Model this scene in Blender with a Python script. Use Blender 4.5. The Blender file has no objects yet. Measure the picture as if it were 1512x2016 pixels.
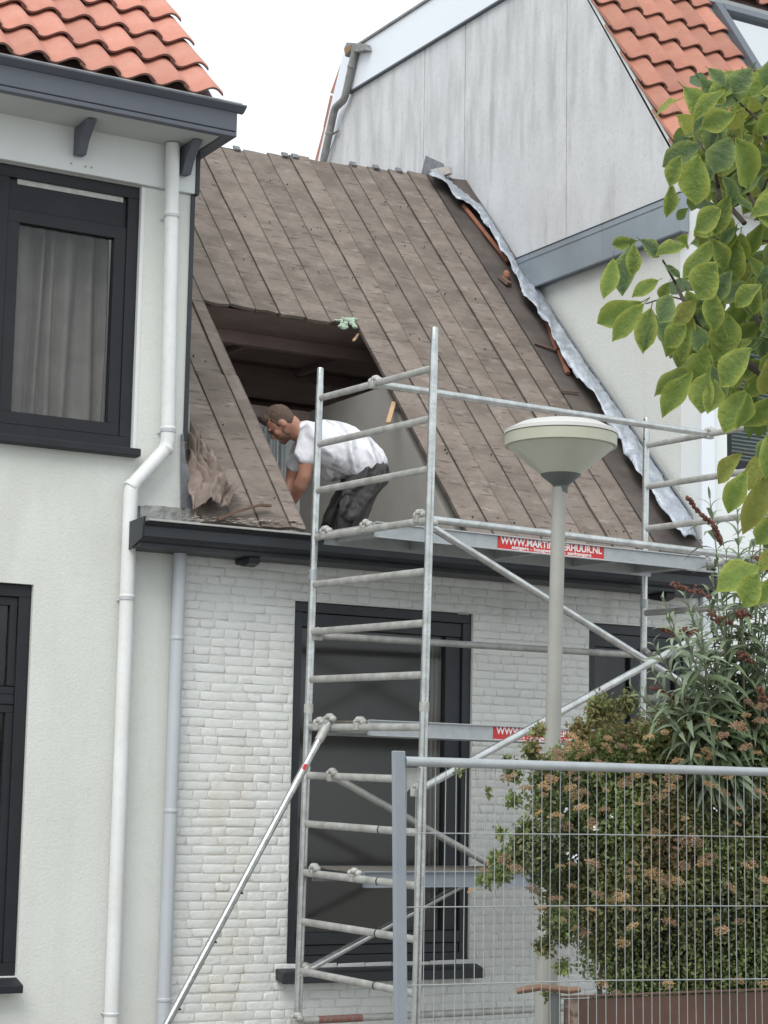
import bpy, bmesh, math, random
from mathutils import Vector, Matrix, noise, Euler
R = math.radians
rnd = random.Random(7)
scene = bpy.context.scene
COL = scene.collection

# ------------------------------------------------------------------ camera
F = 3964.45                      # focal length in pixels of a 1512 x 2016 frame
YAW, PIT, ROL = .52164514, .1464621, .01777448
C = Vector((0, 0, 1.75))
cy, sy, cp, sp = math.cos(YAW), math.sin(YAW), math.cos(PIT), math.sin(PIT)
FW = Vector((sy * cp, cy * cp, sp)); r0 = Vector((cy, -sy, 0)); u0 = r0.cross(FW)
RT = r0 * math.cos(ROL) + u0 * math.sin(ROL); UP = -r0 * math.sin(ROL) + u0 * math.cos(ROL)
cam = bpy.data.cameras.new('camera'); camo = bpy.data.objects.new('camera', cam); COL.objects.link(camo)
cam.sensor_fit = 'VERTICAL'; cam.sensor_height = 36; cam.lens = F / 2016 * 36; cam.clip_end = 500; cam.clip_start = .1
camo.matrix_world = Matrix(((RT.x, UP.x, -FW.x, C.x), (RT.y, UP.y, -FW.y, C.y), (RT.z, UP.z, -FW.z, C.z), (0, 0, 0, 1)))
scene.camera = camo

# ------------------------------------------------------------------ sky, sun, exposure
world = bpy.data.worlds.new('World'); scene.world = world; world.use_nodes = True
nt = world.node_tree; nt.nodes.clear()
wo = nt.nodes.new('ShaderNodeOutputWorld'); bg = nt.nodes.new('ShaderNodeBackground')
sky = nt.nodes.new('ShaderNodeTexSky'); sky.sky_type = 'NISHITA'; sky.sun_disc = False
sky.sun_elevation = R(52); sky.sun_rotation = R(225); sky.dust_density = 4; sky.air_density = 1
mixw = nt.nodes.new('ShaderNodeMix'); mixw.data_type = 'RGBA'
mixw.inputs['Factor'].default_value = .93            # a closed white cloud cover over the clear sky
mixw.inputs['B'].default_value = (8.2, 8.95, 9.3, 1)
nt.links.new(sky.outputs[0], mixw.inputs['A']); nt.links.new(mixw.outputs['Result'], bg.inputs[0])
bg.inputs[1].default_value = .094; nt.links.new(bg.outputs[0], wo.inputs[0])
sun = bpy.data.lights.new('sun', 'SUN'); suno = bpy.data.objects.new('sun', sun); COL.objects.link(suno)
sun.energy = 1.5; sun.angle = R(40); sun.color = (1, .97, .93)
sd = Vector((math.sin(R(225)) * math.cos(R(52)), math.cos(R(225)) * math.cos(R(52)), math.sin(R(52))))
suno.rotation_euler = sd.to_track_quat('Z', 'Y').to_euler(); suno.location = (0, 0, 30)
vs = scene.view_settings; vs.view_transform = 'Standard'; vs.look = 'None'; vs.exposure = .58; vs.gamma = 1; vs.use_curve_mapping = False

# ------------------------------------------------------------------ measuring helpers: a sight line met with a real plane
def ray(x, y): return FW + RT * ((x - 756) / F) - UP * ((y - 1008) / F)
def onpl(x, y, n, d):
    k = ray(x, y); return C + k * ((d - n.dot(C)) / n.dot(k))
def PY(x, y, Y): return onpl(x, y, Vector((0, 1, 0)), Y)
def PX(x, y, X): return onpl(x, y, Vector((1, 0, 0)), X)
def PD(x, y, d): return C + ray(x, y) * d
class Plane:
    def __init__(s, Y, z, deg):
        s.a = R(deg); s.o = Vector((0, Y, z)); s.n = Vector((0, -math.sin(s.a), math.cos(s.a))); s.v = Vector((0, math.cos(s.a), math.sin(s.a)))
        s.M = Matrix(((1, s.v.x, s.n.x, 0), (0, s.v.y, s.n.y, Y), (0, s.v.z, s.n.z, z), (0, 0, 0, 1)))
    def uv(s, x, y, off=0):
        P = onpl(x, y, s.n, s.n.dot(s.o) + off); return (P.x, (P - s.o).dot(s.v))
    def P(s, u, v, n=0): return s.M @ Vector((u, v, n))
W = 10.95                                    # the street fronts stand on this line

# ------------------------------------------------------------------ mesh helper
class MB:
    def __init__(s): s.v = []; s.f = []; s.mi = []
    def add(s, vs, fs, mi=0):
        k = len(s.v); s.v += [Vector(a) for a in vs]; s.f += [[i + k for i in f] for f in fs]; s.mi += [mi] * len(fs)
    def box(s, x0, x1, y0, y1, z0, z1, M=None, mi=0):
        vs = [Vector((x, y, z)) for x in (x0, x1) for y in (y0, y1) for z in (z0, z1)]
        if M: vs = [M @ v for v in vs]
        s.add(vs, [(0, 1, 3, 2), (4, 6, 7, 5), (0, 4, 5, 1), (2, 3, 7, 6), (0, 2, 6, 4), (1, 5, 7, 3)], mi)
    def prism(s, poly, vec, mi=0):
        n = len(poly); vec = Vector(vec); p = [Vector(a) for a in poly]
        s.add(p + [a + vec for a in p], [list(range(n)), list(range(2 * n - 1, n - 1, -1))] + [[i, (i + 1) % n, n + (i + 1) % n, n + i] for i in range(n)], mi)
    def tube(s, pts, r, n=12, cap=True, sx=1.0, mi=0):
        pts = [Vector(a) for a in pts]; rs = r if isinstance(r, (list, tuple)) else [r] * len(pts)
        k = len(s.v); prev = None; rings = []
        for i, a in enumerate(pts):
            d = (pts[min(i + 1, len(pts) - 1)] - pts[max(i - 1, 0)]).normalized()
            if prev is None: x = d.orthogonal().normalized() if abs(d.z) > .9 else d.cross(Vector((0, 0, 1))).normalized()
            else: x = (prev - d * prev.dot(d)).normalized()
            y = d.cross(x); prev = x
            rings.append([a + x * (rs[i] * sx * math.cos(t * 2 * math.pi / n)) + y * (rs[i] * math.sin(t * 2 * math.pi / n)) for t in range(n)])
        vs = [v for g in rings for v in g]; fs = []
        for i in range(len(pts) - 1):
            for t in range(n): fs.append((i * n + t, i * n + (t + 1) % n, (i + 1) * n + (t + 1) % n, (i + 1) * n + t))
        if cap: fs += [list(range(n))[::-1], [(len(pts) - 1) * n + t for t in range(n)]]
        s.add(vs, fs, mi)
    def lathe(s, prof, c, n=40, mi=0):
        c = Vector(c); vs = []; fs = []
        for r, z in prof:
            for t in range(n): vs.append(c + Vector((r * math.cos(t * 2 * math.pi / n), r * math.sin(t * 2 * math.pi / n), z)))
        for i in range(len(prof) - 1):
            for t in range(n): fs.append((i * n + t, i * n + (t + 1) % n, (i + 1) * n + (t + 1) % n, (i + 1) * n + t))
        fs += [list(range(n))[::-1], [(len(prof) - 1) * n + t for t in range(n)]]
        s.add(vs, fs, mi)
    def ball(s, c, r, n=10, M=None, mi=0):
        c = Vector(c); r = Vector(r) if hasattr(r, '__len__') else Vector((r, r, r)); vs = []; fs = []
        m = n // 2 + 1
        for i in range(m + 1):
            ph = math.pi * i / m
            for t in range(n):
                q = Vector((r.x * math.sin(ph) * math.cos(t * 2 * math.pi / n), r.y * math.sin(ph) * math.sin(t * 2 * math.pi / n), r.z * math.cos(ph)))
                vs.append(c + (M @ q if M else q))
        for i in range(m):
            for t in range(n): fs.append((i * n + t, i * n + (t + 1) % n, (i + 1) * n + (t + 1) % n, (i + 1) * n + t))
        s.add(vs, fs, mi)
    def mesh(s, name, mats, smooth=False, merge=True, normals=True):
        me = bpy.data.meshes.new(name); me.from_pydata([tuple(v) for v in s.v], [], s.f)
        for m in (mats if isinstance(mats, list) else [mats]): me.materials.append(m)
        me.polygons.foreach_set('material_index', s.mi)
        if normals:
            bm = bmesh.new(); bm.from_mesh(me)
            if merge: bmesh.ops.remove_doubles(bm, verts=bm.verts, dist=1e-5)
            bmesh.ops.recalc_face_normals(bm, faces=bm.faces); bm.to_mesh(me); bm.free()
        if smooth:
            me.polygons.foreach_set('use_smooth', [True] * len(me.polygons))
            if smooth != 'full':
                try: me.set_sharp_from_angle(angle=R(38))
                except Exception: pass
        me.update(); return me
    def build(s, name, mats, parent=None, smooth=False, bevel=0, **kw):
        o = bpy.data.objects.new(name, s.mesh(name, mats, smooth, **kw)); COL.objects.link(o)
        if bevel:
            b = o.modifiers.new('bevel', 'BEVEL'); b.width = bevel; b.segments = 2; b.limit_method = 'ANGLE'; b.angle_limit = R(40)
        return par(o, parent)
def par(o, parent):
    if parent:
        o.parent = parent
        if not parent.get('local'): o.matrix_parent_inverse = parent.matrix_basis.inverted() if parent.parent is None else Matrix.Identity(4)
    return o
def tag(o, label=None, cat=None, group=None, kind=None):
    for k, v in (('label', label), ('category', cat), ('group', group), ('kind', kind)):
        if v: o[k] = v
    return o
def thing(name, loc, label, cat, group=None):
    o = bpy.data.objects.new(name, None); o.empty_display_size = .2; COL.objects.link(o); o.matrix_basis = Matrix.Translation(loc)
    return tag(o, label, cat, group)
def inst(name, me, parent, M):
    o = bpy.data.objects.new(name, me); COL.objects.link(o)
    o.parent = parent
    if parent.parent is None and not parent.get('local'): o.matrix_parent_inverse = parent.matrix_basis.inverted()
    o.matrix_basis = M; return o
def bar(a, b, r, name, m, parent, n=12, **k):
    q = MB(); q.tube([a, b], r, n, **k); return q.build(name, m, parent, smooth=True)

# ------------------------------------------------------------------ materials
def mat(name, col, rough=.6, col2=None, scale=4, amt=.5, bump=0, bscale=40, metal=0, spec=.5, stretch=(1, 1, 1), rand=0, fine=.0, finescale=60, streak=None, detail=5, contrast=(.35, .65), sss=0, streak2=None):
    m = bpy.data.materials.new(name); m.use_nodes = True; t = m.node_tree; L = t.links
    b = t.nodes['Principled BSDF']; b.inputs['Roughness'].default_value = rough; b.inputs['Metallic'].default_value = metal
    b.inputs['Specular IOR Level'].default_value = spec
    tc = t.nodes.new('ShaderNodeTexCoord'); mp = t.nodes.new('ShaderNodeMapping'); mp.inputs['Scale'].default_value = stretch
    L.new(tc.outputs['Object'], mp.inputs[0]); cur = None
    if rand:
        oi = t.nodes.new('ShaderNodeObjectInfo'); va = t.nodes.new('ShaderNodeVectorMath'); va.operation = 'MULTIPLY_ADD'
        cx = t.nodes.new('ShaderNodeCombineXYZ')
        for i in range(3): L.new(oi.outputs['Random'], cx.inputs[i])
        L.new(cx.outputs[0], va.inputs[0]); va.inputs[1].default_value = (37, 91, 53); L.new(mp.outputs[0], va.inputs[2]); vec = va.outputs[0]
    else: vec = mp.outputs[0]
    def mixc(fac, a, bcol):
        x = t.nodes.new('ShaderNodeMix'); x.data_type = 'RGBA'
        if isinstance(fac, (int, float)): x.inputs['Factor'].default_value = fac
        else: L.new(fac, x.inputs['Factor'])
        for k, v in (('A', a), ('B', bcol)):
            if isinstance(v, tuple): x.inputs[k].default_value = (*v, 1)
            else: L.new(v, x.inputs[k])
        return x.outputs['Result']
    def nz(sc, det=5, v=None, r=.6):
        n = t.nodes.new('ShaderNodeTexNoise'); n.inputs['Scale'].default_value = sc; n.inputs['Detail'].default_value = det; n.inputs['Roughness'].default_value = r
        L.new(v or vec, n.inputs['Vector']); return n.outputs['Fac']
    def rng(s_, a, c_, lo=0, hi=1):
        x = t.nodes.new('ShaderNodeMapRange'); L.new(s_, x.inputs[0]); x.inputs[1].default_value = a; x.inputs[2].default_value = c_; x.inputs[3].default_value = lo; x.inputs[4].default_value = hi; return x.outputs[0]
    cur = tuple(col)
    if col2: cur = mixc(rng(nz(scale, detail), contrast[0], contrast[1], 0, amt), cur, tuple(col2))
    if streak2:   # thin wrinkles and tar lines, coloured and slightly sunk
        m2 = t.nodes.new('ShaderNodeMapping'); m2.inputs['Scale'].default_value = streak2[2]; L.new(vec, m2.inputs[0])
        cur = mixc(rng(nz(1, 4, m2.outputs[0], .5), streak2[3], streak2[4], 0, streak2[1]), cur, tuple(streak2[0]))
    if streak:   # (colour, amount, scale vector, lo, hi)
        m2 = t.nodes.new('ShaderNodeMapping'); m2.inputs['Scale'].default_value = streak[2]; L.new(tc.outputs['Object'], m2.inputs[0])
        cur = mixc(rng(nz(1, 6, m2.outputs[0]), streak[3], streak[4], 0, streak[1]), cur, tuple(streak[0]))
    if fine:
        d = tuple(max(0, c * .55) for c in col); cur = mixc(rng(nz(finescale, 3), .5, .8, 0, fine), cur, d)
    if rand:
        hs = t.nodes.new('ShaderNodeHueSaturation')
        if isinstance(cur, tuple): hs.inputs['Color'].default_value = (*cur, 1)
        else: L.new(cur, hs.inputs['Color'])
        L.new(rng(oi.outputs['Random'], 0, 1, 1 - rand, 1 + rand), hs.inputs['Value'])
        cur = hs.outputs[0]
    if isinstance(cur, tuple): b.inputs['Base Color'].default_value = (*cur, 1)
    else: L.new(cur, b.inputs['Base Color'])
    if bump:
        bp = t.nodes.new('ShaderNodeBump'); bp.inputs['Strength'].default_value = 1; bp.inputs['Distance'].default_value = bump
        L.new(nz(bscale, 6), bp.inputs['Height']); L.new(bp.outputs[0], b.inputs['Normal'])
    if sss: b.inputs['Subsurface Weight'].default_value = sss; b.inputs['Subsurface Radius'].default_value = (.02, .008, .004)
    m['b'] = 1
    return m
def glass(name, refl=.06, tint=(.8, .85, .85), rough=.02):
    m = bpy.data.materials.new(name); m.use_nodes = True; t = m.node_tree; t.nodes.clear()
    o = t.nodes.new('ShaderNodeOutputMaterial'); a = t.nodes.new('ShaderNodeBsdfTransparent'); a.inputs[0].default_value = (*tint, 1)
    g = t.nodes.new('ShaderNodeBsdfGlossy'); g.inputs['Roughness'].default_value = rough; x = t.nodes.new('ShaderNodeMixShader'); x.inputs[0].default_value = refl
    t.links.new(a.outputs[0], x.inputs[1]); t.links.new(g.outputs[0], x.inputs[2]); t.links.new(x.outputs[0], o.inputs[0]); return m

M_plaster = mat('white_plaster', (.66, .67, .64), .9, (.58, .59, .55), 1.3, .5, bump=.003, bscale=60, fine=.12, finescale=25, streak=((.5, .5, .46), .25, (9, 9, .8), .5, .8))
M_brickpaint = mat('white_brick_paint', (.72, .73, .715), .62, (.635, .64, .62), 3.0, .55, bump=.006, bscale=28, fine=.15, finescale=45, streak=((.42, .36, .27), .45, (3.2, 3.2, .5), .60, .78), rand=.03)
def world_stain(m, col, x0, x1, z0, z1, st=(1, 1, 1), top=.85):
    t = m.node_tree; L = t.links; b = t.nodes['Principled BSDF']; g_ = t.nodes.new('ShaderNodeNewGeometry'); sp_ = t.nodes.new('ShaderNodeSeparateXYZ'); L.new(g_.outputs['Position'], sp_.inputs[0])
    def edge(o, a, c_, d_, e_):
        x = t.nodes.new('ShaderNodeMapRange'); x.interpolation_type = 'SMOOTHSTEP'; L.new(o, x.inputs[0]); x.inputs[1].default_value = a; x.inputs[2].default_value = c_; x.inputs[3].default_value = d_; x.inputs[4].default_value = e_; return x.outputs[0]
    def mul(a, c_):
        x = t.nodes.new('ShaderNodeMath'); x.operation = 'MULTIPLY'; L.new(a, x.inputs[0]); L.new(c_, x.inputs[1]); return x.outputs[0]
    w_ = (x1 - x0) * .4; k = mul(mul(edge(sp_.outputs[0], x0, x0 + w_, 0, 1), edge(sp_.outputs[0], x1 - w_, x1, 1, 0)), mul(edge(sp_.outputs[2], z0, z0 + .3, .3, 1), edge(sp_.outputs[2], z1 - .7, z1, 1, 0)))
    n = t.nodes.new('ShaderNodeTexNoise'); n.inputs['Scale'].default_value = 5; n.inputs['Detail'].default_value = 8; mp_ = t.nodes.new('ShaderNodeMapping'); mp_.inputs['Scale'].default_value = st; L.new(g_.outputs['Position'], mp_.inputs[0]); L.new(mp_.outputs[0], n.inputs['Vector'])
    k = mul(k, edge(n.outputs['Fac'], .36, .72, .08 * top, top)); x = t.nodes.new('ShaderNodeMix'); x.data_type = 'RGBA'; L.new(k, x.inputs['Factor'])
    L.new(b.inputs['Base Color'].links[0].from_socket, x.inputs['A']); x.inputs['B'].default_value = (*col, 1); L.new(x.outputs['Result'], b.inputs['Base Color'])
world_stain(M_brickpaint, (.60, .55, .45), 5.04, 5.50, .3, 2.5, (1.6, 1, .7), .5)
M_mortar = mat('painted_mortar', (.70, .71, .68), .8, (.60, .59, .56), 5, .6, bump=.006, bscale=50)
world_stain(M_mortar, (.60, .55, .45), 5.04, 5.50, .3, 2.5)
M_navy = mat('dark_navy_paint', (.016, .017, .021), .55, (.024, .025, .029), 5, .5, bump=.001, bscale=15, spec=.3)
M_navy2 = mat('dark_gutter_paint', (.088, .096, .118), .5, (.10, .108, .13), 3, .6, bump=.001, bscale=20)
M_black = mat('black_paint', (.016, .019, .024), .45, (.03, .034, .04), 6, .5, bump=.001, bscale=20)
M_whitewood = mat('white_painted_boards', (.68, .70, .69), .5, (.60, .62, .60), 2, .5, bump=.001, bscale=15)
M_pvc = mat('white_plastic_pipe', (.72, .735, .74), .4, (.60, .60, .57), 2.2, .6, fine=.2, finescale=30)
M_gpvc = mat('grey_plastic_pipe', (.46, .49, .52), .4, (.40, .42, .44), 3, .5)
M_lip = mat('zinc_lip', (.40, .40, .39), .5, (.25, .25, .24), 12, .6)
M_tile = mat('orange_roof_tile', (.42, .185, .13), .75, (.34, .135, .092), 7, .6, bump=.002, bscale=60, rand=.16, fine=.3, finescale=30, streak=((.34, .21, .16), .4, (5, 5, 5), .55, .8))
M_tileL = mat('salmon_roof_tile', (.53, .235, .175), .75, (.45, .175, .125), 6, .6, bump=.002, bscale=60, rand=.13, fine=.25, finescale=30, streak=((.52, .33, .27), .5, (5, 5, 5), .5, .8))
def dark_edge(m, col=(.035, .027, .023), amt=.68):  # darkens the base colour towards the long edges of each board
    t = m.node_tree; L = t.links; b = t.nodes['Principled BSDF']; at = t.nodes.new('ShaderNodeAttribute'); at.attribute_name = 'edge'
    n = t.nodes.new('ShaderNodeTexNoise'); n.inputs['Scale'].default_value = 7; n.inputs['Detail'].default_value = 6; tc = t.nodes.new('ShaderNodeTexCoord'); L.new(tc.outputs['Object'], n.inputs['Vector'])
    mr = t.nodes.new('ShaderNodeMapRange'); L.new(n.outputs['Fac'], mr.inputs[0]); mr.inputs[1].default_value = .35; mr.inputs[2].default_value = .65; mr.inputs[3].default_value = .35; mr.inputs[4].default_value = amt
    p_ = t.nodes.new('ShaderNodeMath'); p_.operation = 'MULTIPLY'; L.new(at.outputs['Fac'], p_.inputs[0]); L.new(mr.outputs[0], p_.inputs[1])
    x = t.nodes.new('ShaderNodeMix'); x.data_type = 'RGBA'; L.new(p_.outputs[0], x.inputs['Factor']); L.new(b.inputs['Base Color'].links[0].from_socket, x.inputs['A']); x.inputs['B'].default_value = (*col, 1); L.new(x.outputs['Result'], b.inputs['Base Color'])
M_nose = mat('shaded_tile_nose', (.15, .085, .075), .9, (.24, .14, .12), 30, .6)  # shade under each tile row, put into the colour of the front faces
M_void = mat('dark_void', (.02, .02, .02), .9)
M_felt = mat('brown_board', (.212, .173, .148), .9, (.135, .107, .090), 1, .8, stretch=(3.2, 6, 4), bump=.005, bscale=4, rand=.12, detail=10, contrast=(.42, .60), fine=.5, finescale=9, streak=((.34, .305, .26), .5, (7, 15, 3), .58, .70), streak2=((.075, .058, .048), .75, (2.2, 6.5, 2), .60, .66))
M_felt2 = mat('darker_brown_board', (.115, .095, .085), .9, (.055, .046, .042), 1, .9, stretch=(2.6, 3.5, 4), bump=.004, bscale=3, rand=.1, detail=8)  # darker tone for the last boards beside the flashing
dark_edge(M_felt); dark_edge(M_felt2)
M_wood = mat('old_brown_timber', (.16, .10, .075), .85, (.09, .055, .04), 5, .7, bump=.003, bscale=20, stretch=(1, 1, 1))
M_woodlt = mat('fresh_cut_timber', (.50, .33, .19), .8, (.38, .24, .14), 14, .6)
M_under = mat('dark_brown_underside', (.34, .255, .235), .9, (.25, .18, .165), 3, .7, bump=.003, bscale=15)
M_intgrey = mat('grey_plasterboard', (.38, .36, .335), .9, (.27, .26, .24), 2, .6, bump=.001, bscale=30)
M_intwhite = mat('white_inner_paint', (.70, .72, .71), .6)
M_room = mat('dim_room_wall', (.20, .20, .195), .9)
M_panel = mat('fibre_cement_panel', (.63, .635, .65), .85, (.53, .535, .545), 1.6, .55, bump=.002, bscale=60, fine=.35, finescale=26, streak=((.30, .30, .29), .6, (7, 7, .9), .55, .75))
M_white = mat('bright_white_panel', (.74, .77, .82), .4, (.68, .71, .76), 1, .4)
world_stain(M_panel, (.30, .30, .29), 8.2, 9.4, 7.0, 9.9, (1.5, 1.5, .3), .42)
world_stain(M_plaster, (.50, .50, .45), 3.2, 4.75, 2.7, 4.3, (.7, .7, .25), .5)
M_zinc = mat('blue_grey_zinc', (.30, .345, .385), .45, (.24, .275, .31), 3, .6, bump=.001, bscale=12, metal=.25)
M_zincd = mat('dark_zinc_edge', (.10, .115, .135), .5)
M_lead = mat('dented_lead', (.50, .54, .60), .45, (.23, .25, .29), 11, .8, bump=.016, bscale=16, metal=.35)
M_leadd = mat('dull_dark_lead', (.13, .135, .15), .6, (.25, .26, .28), 12, .6, bump=.008, bscale=18)
M_oldpipe = mat('weathered_zinc_pipe', (.26, .26, .255), .7, (.15, .14, .13), 12, .7, bump=.002, bscale=30)
M_rust = mat('rusty_bracket', (.30, .17, .08), .9, (.16, .1, .06), 20, .6)
M_alu = mat('worn_aluminium', (.62, .63, .63), .27, (.36, .37, .36), 14, .7, bump=.0015, bscale=40, metal=.85, fine=.35, finescale=70)
M_aludirty = mat('dirty_aluminium', (.50, .50, .48), .6, (.30, .29, .27), 11, .8, bump=.003, bscale=35, metal=.35, fine=.4, finescale=60)
M_galv = mat('galvanised_steel', (.46, .48, .49), .45, (.36, .38, .40), 20, .6, metal=.6, bump=.001, bscale=40)
M_wire = mat('dull_wire', (.36, .38, .38), .6, (.28, .3, .3), 30, .6, metal=.3)
M_steelblue = mat('blue_grey_steel', (.27, .29, .32), .55, (.22, .25, .29), 10, .6, metal=.2)
M_deck = mat('platform_plywood', (.20, .18, .15), .85, (.12, .11, .09), 8, .7)
M_red = mat('red_sign', (.55, .03, .03), .45, (.48, .025, .025), 5, .4)
M_signw = mat('sign_white', (.78, .76, .76), .5)
M_pole = mat('grey_lamp_pole', (.34, .335, .31), .55, (.28, .275, .25), 3, .6, bump=.001, bscale=30, fine=.15)
M_lampdk = mat('dark_lamp_collar', (.09, .10, .095), .5)
M_lampcap = mat('lamp_cap', (.50, .495, .475), .4, (.56, .55, .5), 4, .5)
M_lamprim = mat('cream_lamp_rim', (.42, .415, .34), .4, (.38, .375, .28), 8, .6)
M_lampcone = mat('frosted_lamp_bowl', (.50, .50, .43), .3, (.42, .42, .35), 5, .5)
M_skip = mat('rusty_brown_steel', (.115, .06, .042), .75, (.07, .04, .03), 5, .7, bump=.003, bscale=18, fine=.3)
M_conc = mat('rough_grey_mortar', (.36, .36, .35), .95, (.18, .18, .17), 14, .8, bump=.01, bscale=30)
M_skin = mat('skin', (.46, .23, .16), .55, (.40, .185, .125), 20, .5, bump=.001, bscale=80, sss=.1)
M_hair = mat('short_brown_hair', (.085, .050, .034),   .8, (.15, .10, .07), 60, .6, bump=.004, bscale=160)
M_beard = mat('stubble', (.20, .105, .075), .8, (.30, .16, .11), 60, .6)
M_shirt = mat('white_t_shirt', (.74, .73, .77), .85, (.66, .65, .69), 5, .5, bump=.010, bscale=5, stretch=(2.2, 1, .8))
def folds(m, rot, sc, dist):
    t = m.node_tree; L = t.links; b = t.nodes['Principled BSDF']; tc = t.nodes.new('ShaderNodeTexCoord'); mp = t.nodes.new('ShaderNodeMapping'); mp.inputs['Rotation'].default_value = rot; L.new(tc.outputs['Object'], mp.inputs[0])
    w_ = t.nodes.new('ShaderNodeTexWave'); w_.inputs['Scale'].default_value = sc; w_.inputs['Distortion'].default_value = 9; w_.inputs['Detail'].default_value = 3; w_.inputs['Detail Scale'].default_value = .8; L.new(mp.outputs[0], w_.inputs[0])
    pw = t.nodes.new('ShaderNodeMath'); pw.operation = 'POWER'; pw.inputs[1].default_value = 2.5; L.new(w_.outputs['Fac'], pw.inputs[0])
    bp = t.nodes.new('ShaderNodeBump'); bp.inputs['Distance'].default_value = dist; L.new(pw.outputs[0], bp.inputs['Height']); pr = b.inputs['Normal'].links[0].from_socket; L.new(pr, bp.inputs['Normal']); L.new(bp.outputs[0], b.inputs['Normal'])
folds(M_shirt, (0, R(35), R(20)), 2.2, .032)
M_trous = mat('dark_grey_trousers', (.060, .056, .058), .9, (.095, .088, .088), 9, .6, bump=.012, bscale=8, stretch=(1.6, 1, .8))
folds(M_trous, (0, R(-30), R(10)), 2.4, .05)
M_curt = mat('grey_curtain', (.30, .28, .27), .9, (.20, .185, .18), 6, .6)
M_blind = mat('grey_blind_slats', (.30, .31, .30), .6)
M_green = mat('pale_green_foam', (.46, .56, .44), .9, (.32, .42, .32), 30, .7, bump=.01, bscale=60)
M_pave = mat('paving', (.30, .28, .26), .9, (.22, .21, .20), 3, .6)
G_dark = glass('window_glass', .032, (.86, .86, .85), rough=.12); G_sky = glass('skylight_glass', .85, (.9, .95, 1), .03)

# ------------------------------------------------------------------ ground
g = MB(); g.box(-60, 90, -60, 90, -.2, 0); tag(g.build('ground', M_pave), kind='structure')

def wall_holes(mb, x0, x1, z0, z1, y, th, holes):
    xs = sorted({x0, x1, *[h[0] for h in holes], *[h[1] for h in holes]}); zs = sorted({z0, z1, *[h[2] for h in holes], *[h[3] for h in holes]})
    def ins(a, b): return any(h[0] <= a <= h[1] and h[2] <= b <= h[3] for h in holes)
    for i in range(len(xs) - 1):
        for j in range(len(zs) - 1):
            a, b, c, d = xs[i], xs[i + 1], zs[j], zs[j + 1]
            if ins((a + b) / 2, (c + d) / 2): continue
            for yy in (y, y + th): mb.add([(a, yy, c), (b, yy, c), (b, yy, d), (a, yy, d)], [(0, 1, 2, 3)])
    for a, b, c, d in holes + [(x0, x1, z0, z1)]:
        mb.add([(a, y, c), (a, y + th, c), (b, y + th, c), (b, y, c), (a, y, d), (a, y + th, d), (b, y + th, d), (b, y, d)],
               [(0, 1, 2, 3), (4, 5, 6, 7), (0, 1, 5, 4), (3, 2, 6, 7)])
def frame_ring(mb, x0, x1, z0, z1, y0, y1, w):      # four rails butted end to end
    mb.box(x0, x1, y0, y1, z1 - w, z1); mb.box(x0, x1, y0, y1, z0, z0 + w)
    mb.box(x0, x0 + w, y0, y1, z0 + w, z1 - w); mb.box(x1 - w, x1, y0, y1, z0 + w, z1 - w)

# pantile: S-shaped profile
def tile_mesh(m, w, g_, h=.05):
    q = MB(); n = 14; L_ = g_ + .07; top = []; T = .015
    prof = []
    for i in range(n + 1):
        t = i / n; x = -.012 + t * (w + .034)
        prof.append((x, -h * .5 * math.sin(2 * math.pi * (t * 1.06 - .02)) + h * .5))
    rows = [(0, .047), (.02, .050), (L_ * .5, .025), (L_, .0)]
    vs = []; 
    for v, o in rows:
        for x, z in prof: vs.append((x, v, z + o + (-.004 if v == 0 else 0)))
    for x, z in prof: vs.append((x, 0, z + .047 - T - .003))
    for x, z in prof: vs.append((x, L_, z - T))
    N = n + 1; fs = []
    for r_ in range(3):
        for i in range(n): fs.append((r_ * N + i, r_ * N + i + 1, (r_ + 1) * N + i + 1, (r_ + 1) * N + i))
    for i in range(n):
        fs.append((4 * N + i, 4 * N + i + 1, i + 1, i)); fs.append((4 * N + i, 5 * N + i, 5 * N + i + 1, 4 * N + i + 1))
    for i in (0, n):
        fs += [(4 * N + i, i, N + i), (4 * N + i, N + i, 2 * N + i, 5 * N + i), (2 * N + i, 3 * N + i, 5 * N + i)]
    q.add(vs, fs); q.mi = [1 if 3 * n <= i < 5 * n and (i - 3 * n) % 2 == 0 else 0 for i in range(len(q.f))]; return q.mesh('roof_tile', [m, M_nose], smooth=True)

# ================================================================== LEFT: plastered house
LH = thing('plaster_house', (4, W, 0), 'white plastered house with orange tiled roof, dark gutter and white downpipe on the left', 'house')
wL = 4.9
p = PY(275, 366, W); z_wt = p.z; x_wr = PY(271, 600, W).x
z_wb = PY(264, 874, W).z
lo_x = PY(66, 1160, W).x; lo_t = PY(40, 1149, W).z; lo_b = PY(28, 1922, W).z
wx0 = PY(-14, 600, W).x
q = MB(); wall_holes(q, 1.6, wL, 3.33, z_wt + .0, W, .22, [(wx0, x_wr, z_wb - .035, z_wt - .001)]); wall_holes(q, 1.6, 4.85, 0, 3.33, W, .22, [(2.9, lo_x, lo_b, lo_t)])
q.build('front_wall', M_plaster, LH)
q = MB(); q.box(wL - .22, wL - .002, W + .223, W + 6, 0, 6.1); q.prism([(wL - .22, W + .2, 5.7), (wL - .22, W + 5.5, 5.7), (wL - .22, W + 3, 8.4), (wL - .22, W + 2.6, 8.4)], (.215, 0, 0)); q.build('side_wall', M_plaster, LH)
q = MB(); q.box(1.6, wL - .222, W + 2.2, W + 2.3, 0, 5.6); q.box(1.6, wL - .222, W + .222, W + 2.2, 2.95, 3.05); q.box(1.6, 1.7, W + .222, W + 2.2, 0, 5.6); q.build('inner_wall', M_room, LH)
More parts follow.
